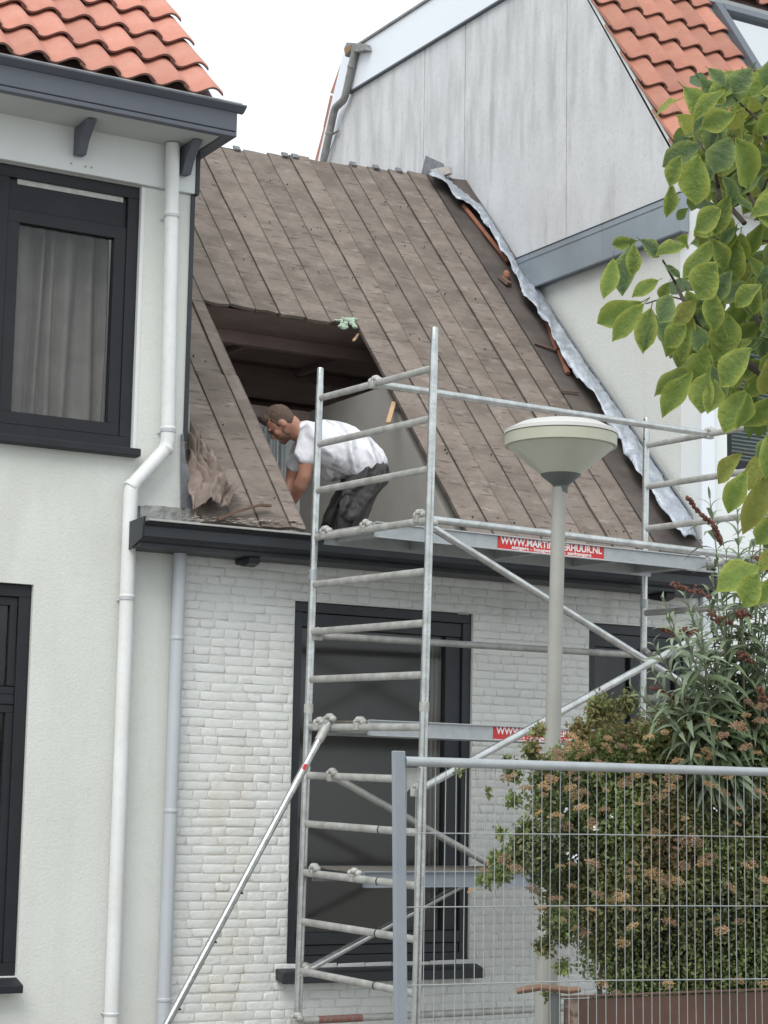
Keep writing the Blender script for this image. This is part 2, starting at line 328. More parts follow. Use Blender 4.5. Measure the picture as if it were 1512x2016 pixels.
# white boarding above the window
bz = z_wt; soff = PY(383, 236, W).z
q = MB(); q.box(1.6, wL + .004, W - .03, W + .19, bz + .004, 5.78); q.build('white_boarding', M_whitewood, LH, bevel=.004)
# nails in the boarding
q = MB()
for a, b in ((140, 322), (180, 330), (168, 328)): 
    c = PY(a, b, W - .03); q.tube([c, c + Vector((0, -.004, 0))], .006, 8)
q.build('nail_heads', M_conc, LH)
# upper window
def win(parent, x0, x1, z0, z1, y, name='window'):
    q = MB(); frame_ring(q, x0, x1, z0, z1, y + .045, y + .115, .07); return q.build(name, M_navy, parent, bevel=.004)
w = win(LH, wx0 + .005, x_wr - .004, z_wb - .03, z_wt - .006, W - .02)
sx0 = PY(14, 500, W + .05).x; sx1 = PY(246, 500, W + .05).x; 
tb = PY(120, 418, W + .05).z
q = MB(); frame_ring(q, wx0 + .076, x_wr - .075, z_wb + .042, tb - .03, W + .035, W + .09, .075); q.build('sash', M_navy, w, bevel=.004)
q = MB(); q.box(wx0 + .076, x_wr - .075, W + .05, W + .10, tb - .028, z_wt - .077); q.build('transom', M_navy, w, bevel=.003)
a = PY(33, 367, W + .05); b = PY(242, 398, W + .05)
q = MB(); q.box(a.x, b.x, W + .042, W + .049, b.z - .005, b.z + .045); q.build('vent_strip', mat('dusty_white_vent', (.45, .45, .42), .6, (.3, .3, .28), 20, .6), w, bevel=.004)
q = MB(); q.box(wx0 + .15, x_wr - .14, W + .068, W + .074, z_wb + .11, tb - .10); q.build('pane', G_dark, w)
q = MB(); q.box(3.2, PY(277, 884, W - .06).x, W - .07, W + .06, z_wb - .085, z_wb - .037); q.build('window_sill', M_navy, w, bevel=.006)
# inner lining strip of the reveal
q = MB(); q.box(x_wr - .0005, x_wr + .022, W - .004, W + .03, z_wb - .03, z_wt - .008); q.build('reveal_trim', M_whitewood, w)
# curtain behind the upper window
q = MB(); n = 120; x0, x1 = wx0 + .05, x_wr - .09; zt, zb = tb - .03, z_wb - .02; vs = []; 
for j in range(13):
    tz = j / 12
    for i in range(n + 1):
        t = i / n; x = x0 + (x1 - x0) * t
        gath = .5 + .5 * math.sin(t * 9.0 + .6)
        yy = W + .27 + .035 * math.sin(t * 44 + 1.6 * math.sin(t * 13) + .5 * tz) * (1 - .2 * tz) + .012 * math.sin(tz * 3 + t * 9)
        vs.append((x + .01 * math.sin(tz * 3 + t * 20), yy, zt + (zb - zt) * tz))
q.add(vs, [(j * (n + 1) + i, j * (n + 1) + i + 1, (j + 1) * (n + 1) + i + 1, (j + 1) * (n + 1) + i) for j in range(12) for i in range(n)])
o = q.build('curtain', M_curt, None, smooth='full'); sm = o.modifiers.new('thick', 'SOLIDIFY'); sm.thickness = .003
tag(o, 'folded grey curtain hanging behind the upper left window', 'curtain')
# lower window
mz = PY(40, 1378, W + .04).z; mz2 = PY(40, 1362, W + .04).z
w = win(LH, 2.905, lo_x - .004, lo_b + .003, lo_t - .004, W - .02)
q = MB(); frame_ring(q, 2.975, lo_x - .075, mz + .03, lo_t - .076, W + .04, W + .08, .045); frame_ring(q, 2.975, lo_x - .075, lo_b + .075, mz - .03, W + .04, W + .08, .045); q.build('sash', M_navy, w, bevel=.003)
q = MB(); q.box(2.975, lo_x - .075, W + .035, W + .09, mz - .028, mz + .028); q.build('mid_rail', M_navy, w, bevel=.004)
q = MB(); q.box(3.02, lo_x - .12, W + .062, W + .066, mz + .075, lo_t - .12); q.box(3.02, lo_x - .12, W + .062, W + .066, lo_b + .12, mz - .075); q.build('pane', G_dark, w)
q = MB(); sxr = PY(44, 1940, W - .09).x; q.prism([(2.8, W - .11, lo_b - .085), (2.8, W + .02, lo_b - .055), (2.8, W + .02, lo_b + .0), (2.8, W - .11, lo_b - .04)], (sxr - 2.8, 0, 0)); q.build('window_sill', M_navy, w, bevel=.006)
bl = thing('window_blind', (3.4, W + .12, mz), 'pale slatted blind behind the lower left window', 'blind')
zz = mz - .16
k = 0
while zz > lo_b + .1:
    k += 1; q = MB(); q.box(3.0, lo_x - .13, W + .115, W + .14, zz, zz + .016, Matrix.Translation((0, 0, 0))); q.build('slat', M_blind, bl); zz -= .021
q = MB(); q.box(3.0, lo_x - .13, W + .11, W + .145, mz - .14, mz - .10); q.build('head_rail', M_blind, bl)
# soffit, gutter box, lip, brackets
yF = W - .42; gb = PY(467, 270, yF).z; gt = PY(467, 222, yF).z; gx = PY(467, 245, yF).x
lipz = PY(485, 207, yF - .05).z; lipx = PY(487, 208, yF - .05).x
q = MB(); q.box(1.6, gx, yF, yF + .05, gb, gb + .03); q.box(wL + .01, gx, yF + .051, W - .1, gb, gb + .03); q.box(1.6, gx, yF, yF + .03, gb + .031, gt); q.box(gx - .03, gx, yF + .031, W + .25, gb + .031, gt); q.box(wL + .01, gx, W - .1, W + .25, gb, gb + .03); q.build('gutter_box', M_navy2, LH, bevel=.004)
q = MB(); q.prism([(1.6, yF + .02, gt), (1.6, yF - .004, gt), (1.6, yF - .05, lipz - .012), (1.6, yF - .05, lipz), (1.6, yF + .03, lipz)], (lipx - 1.6, 0, 0)); q.build('gutter_moulding', M_navy2, LH, bevel=.003)
q = MB(); q.box(1.6, lipx - .03, yF - .045, yF + .02, lipz + .001, lipz + .008); q.build('gutter_lip', M_lip, LH)
q = MB(); q.box(1.6, wL + .005, yF + .052, W - .031, gb + .006, gb + .03); q.build('soffit', mat('shaded_soffit_white', (.44, .46, .45), .6, (.38, .39, .38), 3, .5), LH)  # white soffit; the shade under the eaves is put into its grey
q = MB(); q.box(1.6, gx - .01, yF - .003, yF - .0005, gb + .03, gb + .035); q.build('gutter_seam', M_navy, LH)
for bx in (155, 362):
    c = PY(bx + 5, 262, W - .05)
    q = MB(); q.prism([(c.x - .04, W - .032, gb - .001), (c.x - .04, W - .032, gb - .17), (c.x - .04, W - .10, gb - .175), (c.x - .04, W - .14, gb - .10), (c.x - .04, W - .22, gb - .03), (c.x - .04, W - .26, gb - .001)], (.06, 0, 0)); q.build('eaves_bracket', M_navy2, LH, bevel=.006)
# dark trim down the right corner
za = PY(380, 300, W).z; zb_ = PY(366, 868, W).z
q = MB(); q.box(wL + .004, wL + .03, W - .035, W + .1, PY(380, 385, W).z, za); q.build('corner_trim', M_black, LH)
q = MB(); q.box(wL - .012, wL + .014, W - .012, W + .1, zb_, PY(380, 383, W).z); q.build('corner_trim', M_black, LH)
# white downpipe
def pipe(parent, pts, r, m, name):
    q = MB(); P = [Vector(v) for v in pts]; out = [P[0]]
    for i in range(1, len(P) - 1):
        a = (P[i - 1] - P[i]).normalized() * .05; b = (P[i + 1] - P[i]).normalized() * .05
        for t in (0, .25, .5, .75, 1): out.append(P[i] + a * (1 - t) ** 2 + b * t ** 2)
    out.append(P[-1]); q.tube(out, r, 20); return q.build(name, m, parent, smooth=True)
yp = W - .075
pts = [PY(342, 248, yp - .02), PY(330, 880, yp), PY(258, 958, yp), PY(222, 2016, yp)]
pts = [pts[0], Vector((pts[1].x, yp, pts[1].z)), Vector((pts[2].x, yp, pts[2].z)), Vector((pts[3].x - .01, yp, 0.0))]
pts[0] = Vector((pts[0].x - .002, yp - .02, gb)); pipe(LH, pts, .0425, M_pvc, 'downpipe')
def collar(parent, c, d, r, m, h=.03):
    q = MB(); d = Vector(d).normalized(); c = Vector(c)
    q.tube([c - d * h / 2, c - d * h / 2 + d * .004, c + d * h / 2 - d * .004, c + d * h / 2], [r * 1.0, r * 1.07, r * 1.07, r * 1.0], 20); q.build('pipe_collar', m, parent, smooth=True)
def onpipe(y_, P): 
    for i in range(len(P) - 1):
        for t in range(200):
            X = P[i].lerp(P[i + 1], t / 200); v = X - C; yy = 1008 - F * v.dot(UP) / v.dot(FW)
            if yy >= y_: return X, (P[i + 1] - P[i])
    return P[-1], P[-1] - P[-2]
for yy in (420, 843, 882, 957, 1170, 1993):
    c, d = onpipe(yy, pts); collar(LH, c, d, .0435, M_pvc, .03 if yy not in (420, 843, 1170, 1993) else .02)
for yy in (425, 848, 1176, 1996):
    c, d = onpipe(yy, pts); q = MB(); q.tube([c, Vector((c.x - .03, W + .0, c.z))], .008, 8); q.tube([c + Vector((0, 0, -.004)), c + Vector((0, 0, .004))], .0475, 20); q.build('pipe_clip', M_gpvc, LH)
# roof
LP = Plane(W - .40, 5.691 + .25 - .01, 46.5)
q = MB(); q.box(1.6, wL - .05, .02, 4.6, -.10, -.01, LP.M); q.build('roof_deck', M_under, LH)
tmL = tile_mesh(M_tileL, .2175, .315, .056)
for c_ in range(12):
    for r_ in range(13):
        inst('roof_tile', tmL, LH, LP.M @ Matrix.Translation((4.853 - .2175 * (c_ + 1) - .012 + rnd.uniform(-.002, .002), -.045 + .315 * r_ + rnd.uniform(-.006, .006), rnd.uniform(0, .004))) @ Matrix.Rotation(rnd.uniform(-.010, .010), 4, 'Z'))
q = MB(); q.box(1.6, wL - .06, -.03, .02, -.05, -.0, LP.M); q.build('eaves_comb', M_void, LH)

# ================================================================== MIDDLE: brick house being re-roofed
BH = thing('brick_house', (6.8, W, 0), 'low white painted brick house with stripped brown board roof and a large hole in it', 'house')
xB0, xB1 = 4.9, 8.845
w1 = (PY(583, 1182, W).x, PY(931, 1400, W).x, PY(566, 1905, W).z, PY(583, 1182, W).z)
w2 = (7.899, 8.77, 1.05, 3.011)
q = MB(); wall_holes(q, 4.80, xB1, 0, 3.36, W + .012, .2, [w1, w2]); q.build('front_wall', M_mortar, BH)
# bricks: proud of the mortar, edges rounded by many coats of paint
def brick_mesh(w_, h_, sd, proud):
    r = random.Random(sd); e = .013; d = proud
    def j(a=.0032): return r.uniform(-a, a)
    out = [(j(), 0, j()), (w_ + j(), 0, j()), (w_ + j(), 0, h_ + j()), (j(), 0, h_ + j())]
    mid = [(e * .3 + j(), -d * .5, e * .3 + j()), (w_ - e * .3 + j(), -d * .5, e * .3 + j()), (w_ - e * .3 + j(), -d * .5, h_ - e * .3 + j()), (e * .3 + j(), -d * .5, h_ - e * .3 + j())]
    inn = [(e + j(), -d + j(.001), e + j()), (w_ - e + j(), -d + j(.001), e + j()), (w_ - e + j(), -d + j(.001), h_ - e + j()), (e + j(), -d + j(.001), h_ - e + j())]
    q = MB(); q.add(out + mid + inn, [(8, 9, 10, 11)] + [(k, (k + 1) % 4, 4 + (k + 1) % 4, 4 + k) for k in range(4)] + [(4 + k, 4 + (k + 1) % 4, 8 + (k + 1) % 4, 8 + k) for k in range(4)] + [(3, 2, 1, 0)])
    return q
CH = .0535; rows = []
for j_ in range(0, 62):
    z0 = .02 + j_ * CH
    if z0 + CH > 3.34: break
    x = 4.815 - rnd.uniform(0, .12); segs = []
    while x < xB1:
        L_ = .205 * rnd.uniform(.85, 1.08) if rnd.random() < .48 else .10 * rnd.uniform(.9, 1.1)
        segs.append([x, min(x + L_, xB1)]); x += L_
    for (a, b, c, d) in (w1, w2):
        if z0 + CH * .6 > c and z0 + CH * .4 < d:
            ns = []
            for s_ in segs:
                if s_[1] <= a or s_[0] >= b: ns.append(s_)
                else:
                    if s_[0] < a: ns.append([s_[0], a])
                    if s_[1] > b: ns.append([b, s_[1]])
            segs = ns
    rows += [(max(a, 4.815), z0, b - max(a, 4.815)) for a, b in segs if b - max(a, 4.815) > .03]
shared = {}
singles = [r for r in rows if (r[0] < 5.7 or 6.98 < r[0] < 7.4) and r[1] > .5 and r[1] < 2.95 and r[2] > .09]
singles = sorted(singles, key=lambda r: -r[2])[:292]; sset = set(singles); rest = MB()
for (x, z0, L_) in rows:
    smooth_zone = z0 > 2.98
    pr = rnd.uniform(.0004, .0026) if not smooth_zone else rnd.uniform(.0008, .0025)
    jig = rnd.uniform(-.0015, .0015) + .006 * noise.noise((x * 1.3, z0 * 2, 5)); ww = L_ - .006
    if (x, z0, L_) in sset:
        key = (round(L_ / .02), rnd.randrange(5))
        if key not in shared: shared[key] = brick_mesh(key[0] * .02 - .006, CH - .0055, rnd.random(), .0055).mesh('brick', M_brickpaint, smooth='full')
        o = inst('brick', shared[key], BH, Matrix.Translation((x + .003, W + .0122, z0 + .003 + jig)) @ Matrix.Diagonal((ww / (key[0] * .02 - .006), pr / .0055 + .3, 1, 1)))
    else:
        q = brick_mesh(ww, CH - .0055, rnd.random(), pr + .0015)
        rest.add([(v[0] + x + .003, v[1] + W + .0122, v[2] + z0 + .003 + jig) for v in q.v], q.f)
o = rest.build('brick_courses', M_brickpaint, BH, smooth='full', merge=False, normals=True); o['kind'] = 'stuff'
# broken ledge of mortar where the two fronts meet the eaves, crack strip of bare joint
q = MB(); a = PY(272, 1018, W - .02); b = PY(380, 1020, W - .02)
z1_ = PY(330, 1000, W).z; vs = []; n = 24
for i in range(n + 1):
    x = a.x + (b.x - a.x) * i / n; hh = z1_ + .02 * noise.noise((x * 14, 0, 0)) + (.0 if i > 2 else -.02)
    vs += [(x, W - .05 + .012 * noise.noise((x * 20, 3, 0)), a.z - .08), (x, W - .045 + .012 * noise.noise((x * 20, 1, 0)), hh), (x, W + .05, hh + .01)]
q.add(vs, [f for i in range(n) for f in ((i * 3, i * 3 + 3, i * 3 + 4, i * 3 + 1), (i * 3 + 1, i * 3 + 4, i * 3 + 5, i * 3 + 2))]); q.build('mortar_ledge', M_conc, BH)
# windows
def bigwin(wd, stile, mull=None, curtain=True):
    x0, x1, z0, z1 = wd; y = W + .03
    q = MB(); frame_ring(q, x0 + .002, x1 - .002, z0 + .002, z1 - .002, y, y + .09, .062); w = q.build('window', M_black, BH, bevel=.004)
    for a_, b_, c_, d_ in ((.012, .08, z1 - .155, z1 - .066), (.01, .08, z0 + .066, z0 + .125), (-.004, .07, z0 + .128, z0 + .20)): q = MB(); q.box(x0 + .065, x1 - .065, y + a_, y + b_, c_, d_); q.build('rail', M_black, w, bevel=.004)
    q = MB(); q.box(x1 - .065 - stile, x1 - .066, y + .02, y + .075, z0 + .202, z1 - .157)
    if mull: q.box(mull - .03, mull + .03, y + .02, y + .075, z0 + .202, z1 - .157)
    q.build('stile', M_black, w, bevel=.004)
    q = MB(); q.box(x0 + .066, x1 - .067 - stile, y + .05, y + .056, z0 + .204, z1 - .158); q.build('pane', G_dark, w)
    return w
w = bigwin(w1, .115)
s0 = PY(553, 1915, W - .06).x; s1 = PY(950, 1930, W - .06).x
q = MB(); q.prism([(s0, W - .085, w1[2] - .09), (s0, W + .02, w1[2] - .07), (s0, W + .03, w1[2]), (s0, W - .085, w1[2] - .03)], (s1 - s0, 0, 0)); q.build('window_sill', M_black, w, bevel=.006)
w = bigwin(w2, .05, 8.30)
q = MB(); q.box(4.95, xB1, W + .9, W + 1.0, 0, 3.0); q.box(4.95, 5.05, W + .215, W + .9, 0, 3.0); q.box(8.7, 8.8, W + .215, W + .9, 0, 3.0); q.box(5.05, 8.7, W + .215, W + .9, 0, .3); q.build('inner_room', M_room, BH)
q = MB(); vs = []
for i in range(25):
    x = 6.68 + i * .0075; vs += [(x, W + .17 + .01 * math.sin(i * 1.4), w1[2] + .3), (x, W + .17 + .01 * math.sin(i * 1.4), w1[3] - .1)]
q.add(vs, [(2 * i, 2 * i + 2, 2 * i + 3, 2 * i + 1) for i in range(24)])
o = q.build('curtain', M_curt, None, smooth='full'); o.modifiers.new('t', 'SOLIDIFY').thickness = .003; tag(o, 'narrow pale curtain drawn to the right edge of the tall black window', 'curtain')
# grey downpipe
gp = [PY(355, 1082, W - .06), PY(324, 2010, W - .06)]; gp = [Vector((gp[0].x, W - .06, gp[0].z + .05)), Vector((gp[1].x - .01, W - .06, 0))]
pipe(BH, gp, .039, M_gpvc, 'downpipe')
for yy in (1254, 1596, 1968): c, d = onpipe(yy, gp); collar(BH, c, d, .040, M_gpvc, .025)
# gutter of the brick house
RP = Plane(W - .2, 3.186 + .25, 48)
gy = W - .30
ggt = PY(310, 1030, gy).z; ggb = PY(310, 1078, gy + .06).z; gx0 = PY(283, 1040, gy).x
q = MB(); q.prism([(gx0, gy + .12, ggb), (gx0, gy + .05, ggb), (gx0, gy + .05, ggb + .022), (gx0, gy + .015, ggb + .035), (gx0, gy, ggb + .055), (gx0, gy, ggt - .02), (gx0, gy - .03, ggt), (gx0, gy + .02, ggt + .006), (gx0, gy + .02, ggb + .06), (gx0, W - .002, ggb + .06), (gx0, W - .002, ggb)], (8.78 - gx0, 0, 0)); q.build('gutter_box', M_black, BH, bevel=.003)
q = MB(); q.box(gx0 + .02, 8.78, gy - .034, gy + .03, ggt + .007, ggt + .02); q.build('gutter_lip', M_lip, BH, bevel=.003)
q = MB(); q.prism([(gx0 - .012, gy - .03, ggt + .03), (gx0 - .012, gy, ggb + .04), (gx0 - .012, W - .035, ggb - .03), (gx0 - .012, W - .035, ggt + .02)], (.011, 0, 0)); q.build('gutter_end', M_black, BH)
for px_ in (490, 1305):
    c = PY(px_, 1098, W - .12); q = MB(); q.prism([(c.x - .035, W, ggb - .001), (c.x - .035, W, ggb - .03), (c.x - .035, W - .13, ggb - .055), (c.x - .035, W - .2, ggb - .04), (c.x - .035, W - .21, ggb - .001)], (.07, 0, 0)); q.build('eaves_bracket', M_black, BH, bevel=.005)
# roof boards, each a part, in the roof plane's own frame
hx0, hx1 = RP.uv(500, 812)[0], RP.uv(800, 820)[0]
hv0 = RP.uv(400, 592)[1]; hv1 = RP.uv(700, 640)[1]
tl, tr = RP.uv(440, 290), RP.uv(850, 345)
def topv(x): return tl[1] + (tr[1] - tl[1]) * (x - tl[0]) / (tr[0] - tl[0])
x = 4.93; boards = []
while x < 8.80:
    wd = rnd.uniform(.175, .212)
    for e_ in (hx0, hx1):
        if x < e_ < x + wd + .05: wd = e_ - x
    wd = min(wd, 8.80 - x); boards.append((x, wd)); x += wd
def board(x, wd, v0, v1, rag0=0, rag1=0):
    q = MB(); n = max(2, int((v1 - v0) / .18)); gap = .003; th = .024; tilt = rnd.uniform(-.006, .006); lift = rnd.uniform(-.004, .004); vs = []
    for i in range(n + 1):
        v = v0 + (v1 - v0) * i / n
        for k, xx in enumerate((x + gap, x + gap + .008, x + wd * .5, x + wd - gap - .014, x + wd - gap)):
            vv = v + (rnd.uniform(-rag0, rag0) if i == 0 else rnd.uniform(-rag1, rag1) if i == n else 0)
            zz = lift + tilt * (xx - x) / wd + .004 * noise.noise((xx * 9, v * 5, 1)) + (.0012 if k in (1, 2, 3) else 0)
            vs.append((xx + .0022 * noise.noise((v * 4, x * 7, 2)), vv, zz))
    N = 5; ed = [1 if k in (0, 4) else 0 for _ in range(n + 1) for k in range(5)] * 2
    vs += [(a, b, c - th) for a, b, c in vs]
    K = (n + 1) * N; fs = []
    for i in range(n):
        for k in range(4):
            a = i * N + k; fs.append((a, a + 1, a + N + 1, a + N)); fs.append((K + a, K + a + N, K + a + N + 1, K + a + 1))
        for k in (0, 4): a = i * N + k; fs.append((a, a + N, K + a + N, K + a))
    for i in (0, n):
        for k in range(4): a = i * N + k; fs.append((a, a + 1, K + a + 1, K + a))
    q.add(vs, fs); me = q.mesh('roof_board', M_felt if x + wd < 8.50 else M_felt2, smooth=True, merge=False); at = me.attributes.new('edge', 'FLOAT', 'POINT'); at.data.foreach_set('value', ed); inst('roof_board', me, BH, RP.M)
cutv = RP.uv(420, 735)[1]
for (x, wd) in boards:
    t = topv(x + wd / 2) + rnd.uniform(-.03, .02)
    if hx0 - .01 < x + wd / 2 < hx1 + .01:
        board(x, wd, hv0 + (hv1 - hv0) * (x + wd / 2 - hx0) / (hx1 - hx0) + rnd.uniform(-.012, .012), t, .012, .01)
    elif hx0 - .22 < x + wd / 2 < hx0: board(x, wd, -.03, cutv, .02, .006); board(x, wd, cutv + .006, t, .006, .01)
    else: board(x, wd, -.03, t, .01, .01)
q = MB()
for i in range(150):
    bx_, bw_ = rnd.choice(boards); v_ = rnd.choice((.25, .95, 1.65, 2.3, 2.95, 3.6, 4.2)) + rnd.uniform(-.03, .03); xx = bx_ + rnd.choice((.03, bw_ - .03, bw_ / 2))
    if hx0 - .03 < xx < hx1 + .03 and v_ < hv0 + .1: continue
    q.tube([RP.P(xx, v_, .0), RP.P(xx, v_, .009)], rnd.uniform(.003, .006), 6)
o = q.build('nail_heads', M_void, BH); o['kind'] = 'stuff'
# joint battens seen as slim ridges on the ridge line
for xx in (470, 565, 700, 745, 790, 585):
    u, v = RP.uv(xx, 300 + (xx - 440) * .134); q = MB(); q.box(u - .028, u + .024, topv(u) - .04, topv(u) + .012, .004, .022, RP.M); q.build('ridge_scrap', M_leadd, BH)
q = MB(); q.box(6.0, 8.8, -.0, .05, -.12, -.03, Matrix.Translation((0, topv(7) * RP.v.y + W - .2, RP.o.z + topv(7) * RP.v.z))); q.build('ridge_beam', M_wood, BH)
# inside: rafters, collar joists, far roof slope, gable partition, floor
ry = topv(7) * RP.v.y + W - .2; rz = RP.o.z + topv(7) * RP.v.z
RB = Plane(ry, rz, -48)
q = MB(); 
for i in range(19): q.box(4.93 + i * .205, 4.93 + i * .205 + .2, .03, 4.6, -.08, -.055, RB.M)
q.build('rear_roof_slope', M_under, BH)
for i, xx in enumerate((5.1, 5.9, 6.7, 7.5, 8.3)):
    q = MB(); q.box(xx, xx + .07, .1, 4.4, -.20, -.082, RB.M); q.build('rafter', M_under, BH, bevel=.003)
    if not (hx0 < xx < hx1): q = MB(); q.box(xx, xx + .07, .05, topv(xx) - .1, -.15, -.035, RP.M); q.build('rafter', M_under, BH, bevel=.003)
for v_ in (1.0, 2.1): q = MB(); q.box(4.93, 8.8, v_, v_ + .14, -.30, -.202, RB.M); q.build('purlin', M_under, BH, bevel=.003)
for v_ in (hv0 + .35, 3.9): q = MB(); q.box(4.93, 8.8, v_, v_ + .12, -.27, -.152, RP.M); q.build('purlin', M_under, BH, bevel=.003)
cz = 4.68
for yy in (13.1,): q = MB(); q.box(4.93, 6.95, yy, yy + .08, cz - .085, cz - .002); q.build('ceiling_beam', M_under, BH, bevel=.003)
for i in range(0): q = MB(); q.box(4.95, 6.95, 12.65 + i * .26, 12.9 + i * .26, cz + .122, cz + .14); q.build('ceiling_board', M_under, BH)
ch = RP.P(0, hv0).z - .012
for i in range(14): q = MB(); q.box(4.94, 8.3, 12.42 + i * .19, 12.42 + i * .19 + .186, ch, ch + .015); q.build('ceiling_board', M_under, BH)
for yy in (12.95, 13.9): q = MB(); q.box(4.94, 8.3, yy, yy + .07, ch - .09, ch - .001); q.build('ceiling_beam', M_under, BH, bevel=.003)
for xx in (5.55, 6.35, 7.15): q = MB(); q.box(xx, xx + .05, 13.03, 13.89, ch - .05, ch - .002); q.build('ceiling_joist', M_under, BH, bevel=.003)
q = MB(); pu = hx1 + .03
q.add([], []); poly = [(pu, 10.96, 3.0), (pu, 13.6, 3.0), (pu, 13.6, cz - .003), (pu, RP.P(0, (cz - RP.o.z) / RP.v.z).y + .12, cz - .003), (pu, 11.03, 3.53)]
q.prism(poly, (.08, 0, 0)); q.build('partition_wall', M_intgrey, BH)
q = MB(); q.box(4.93, pu - .002, 13.3, 13.4, 3.05, cz - .002); q.build('back_partition', M_intgrey, BH)
q = MB(); q.box(4.93, 8.8, W + .215, 15.9, 2.95, 3.05); q.build('attic_floor', mat('pale_bounce_floor', (.48, .45, .41), .9, (.36, .33, .3), 4, .6), BH)  # unseen floor, made pale to bounce light onto the attic ceiling
a = PY(500, 832, 13.24); b = PY(602, 1040, 13.24)
q = MB(); q.box(a.x - .5, b.x + .35, 13.22, 13.297, 3.052, a.z); q.build('white_board', M_intwhite, BH, bevel=.003)
for px_, ww_, m_ in ((533, .045, M_gpvc), (546, .018, M_pvc), (556, .04, M_gpvc), (520, .02, M_gpvc)):
    c = PY(px_, 900, 13.19); q = MB(); q.tube([(c.x, 13.19, 3.06), (c.x, 13.19, a.z - .03)], ww_ * .5, 8); q.build('heating_pipe', m_, BH, smooth=True)
q = MB(); q.box(4.93, 5.03, W + .22, 15.8, 3.052, 4.2); q.build('party_wall', M_intgrey, BH)
# rough cut edge timber and scraps round the hole
def scrap(name, pts, r, m, label, cat):
    q = MB(); pts = [Vector(p) for p in pts]
    for i in range(len(pts) - 1):
        d = (pts[i + 1] - pts[i]); L_ = d.length; rot = d.to_track_quat('X', 'Z').to_matrix().to_4x4(); rot.translation = pts[i]
        q.box(0, L_, -r, r, -r * .5, r * .5, rot)
    return tag(q.build(name, m, None, bevel=.002), label, cat)
def RPp(x, y, off=0): u, v = RP.uv(x, y, off); return RP.P(u, v, off)
scrap('split_batten', [RPp(764, 833, -.04), RPp(776, 792, -.06)], .016, M_woodlt, 'pale splintered batten hanging at the right edge of the roof hole', 'batten')
scrap('split_batten', [RPp(696, 671, -.03), RPp(706, 657, -.05), RPp(715, 659, -.06)], .01, M_woodlt, 'small bent orange splinter under the top right corner of the roof hole', 'splinter')
scrap('wood_strip', [RPp(428, 1022, .03), RPp(462, 1008, .04), RPp(512, 994, .05), RPp(532, 996, .04)], .016, M_wood, 'long brown wood strip lying on the roof boards just above the gutter', 'wood strip')
q = MB()
for i in range(26):
    c = RPp(rnd.uniform(661, 702), rnd.uniform(627, 645), .035); q.ball(c, (rnd.uniform(.012, .03), rnd.uniform(.01, .02), rnd.uniform(.008, .02)), 6)
tag(q.build('foam_scrap', M_green, None), 'pale green foam scrap stuck at the top right corner of the roof hole', 'foam')
# sawdust and rubble along the gutter
q = MB()
for i in range(70):
    x_ = rnd.uniform(365, 600); c = RPp(x_, 1022 + (x_ - 365) * .045 + rnd.uniform(-7, 3), .015); s_ = rnd.uniform(.003, .010); q.ball(c, (s_ * 2.4, s_, s_ * .5), 6)
o = q.build('rubble', mat('pale_rubble', (.42, .38, .34), .95, (.2, .15, .12), 30, .7), None); tag(o, kind='stuff')
# reddish batten and brick scraps under the flashing
for (a, b, r_) in (((912, 405), (1000, 515), .022), ((1075, 622), (1098, 690), .026), ((1100, 690), (1118, 735), .02)):
    q = MB(); A, B = RPp(*a, .03), RPp(*b, .03); q.tube([A, B], r_, 5); q.build('tile_batten', mat('red_brown_batten', (.26, .10, .06), .9, (.16, .07, .05), 20, .6), BH)
for i, (a, b, r_) in enumerate((((1053, 676), (1100, 692), .012), ((985, 545), (1003, 560), .03), ((1105, 770), (1140, 772), .009), ((1215, 838), (1238, 872), .02))):
    scrap('wood_splinter', [RPp(*a, .02), RPp(*b, .03)], r_, M_wood, ['thin dark splinter on the boards beneath the zinc band', 'stubby red-brown rubble piece by the left end of the zinc band', 'short dark splinter lying level with the top scaffold rail', 'reddish wood chunk under the flashing right of the lamp cap'][i], 'splinter')
q = MB(); q.ball(RPp(997, 542, .03), (.03, .03, .045), 8); tag(q.build('brick_stub', mat('terracotta_scrap', (.30, .13, .08), .9), None), 'rounded terracotta scrap wedged beside the zinc band end', 'rubble')

# flashing strip: dented lead hanging over the stripped edge
wallpts = [(862, 333), (905, 372), (948, 408), (978, 452), (1003, 497), (1030, 540), (1061, 577), (1085, 611), (1157, 720), (1200, 780), (1279, 897), (1363, 1019), (1372, 1062)]
freepts = [(848, 348), (878, 363), (904, 395), (942, 417), (975, 470), (1008, 520), (1035, 586), (1061, 612), (1102, 690), (1184, 800), (1240, 905), (1318, 1024), (1349, 1064)]
A = [PX(a, b, 8.785) for a, b in wallpts]
B = [onpl(a - 7, b + 2, RP.n, RP.n.dot(RP.o) + .06) for a, b in freepts]
def resample(P, n):
    L_ = [0]
    for i in range(1, len(P)): L_.append(L_[-1] + (P[i] - P[i - 1]).length)
    out = []
    for k in range(n + 1):
        s_ = L_[-1] * k / n; i = max(j for j in range(len(P)) if L_[j] <= s_ + 1e-9); i = min(i, len(P) - 2)
        out.append(P[i].lerp(P[i + 1], (s_ - L_[i]) / max(1e-6, L_[i + 1] - L_[i])))
    return out
n = 150; m_ = 7; A2 = resample(A, n); B2 = resample(B, n); q = MB(); vs = []
for i in range(n + 1):
    wv = .045 * noise.noise((i * .09, 0, 0)) + .018 * noise.noise((i * .33, 5, 0)) + .006 * noise.noise((i * .9, 5, 0))
    for j in range(m_ + 1):
        t = j / m_; P = A2[i].lerp(B2[i], t) + (B2[i] - A2[i]).normalized() * wv * t
        P += RP.n * (math.sin(t * 2.4) * .05 + .040 * noise.noise((i * .19, t * 2.5, 3)) * (t + .1) + .016 * noise.noise((i * .7, t * 5, 9)))
        vs.append(P)
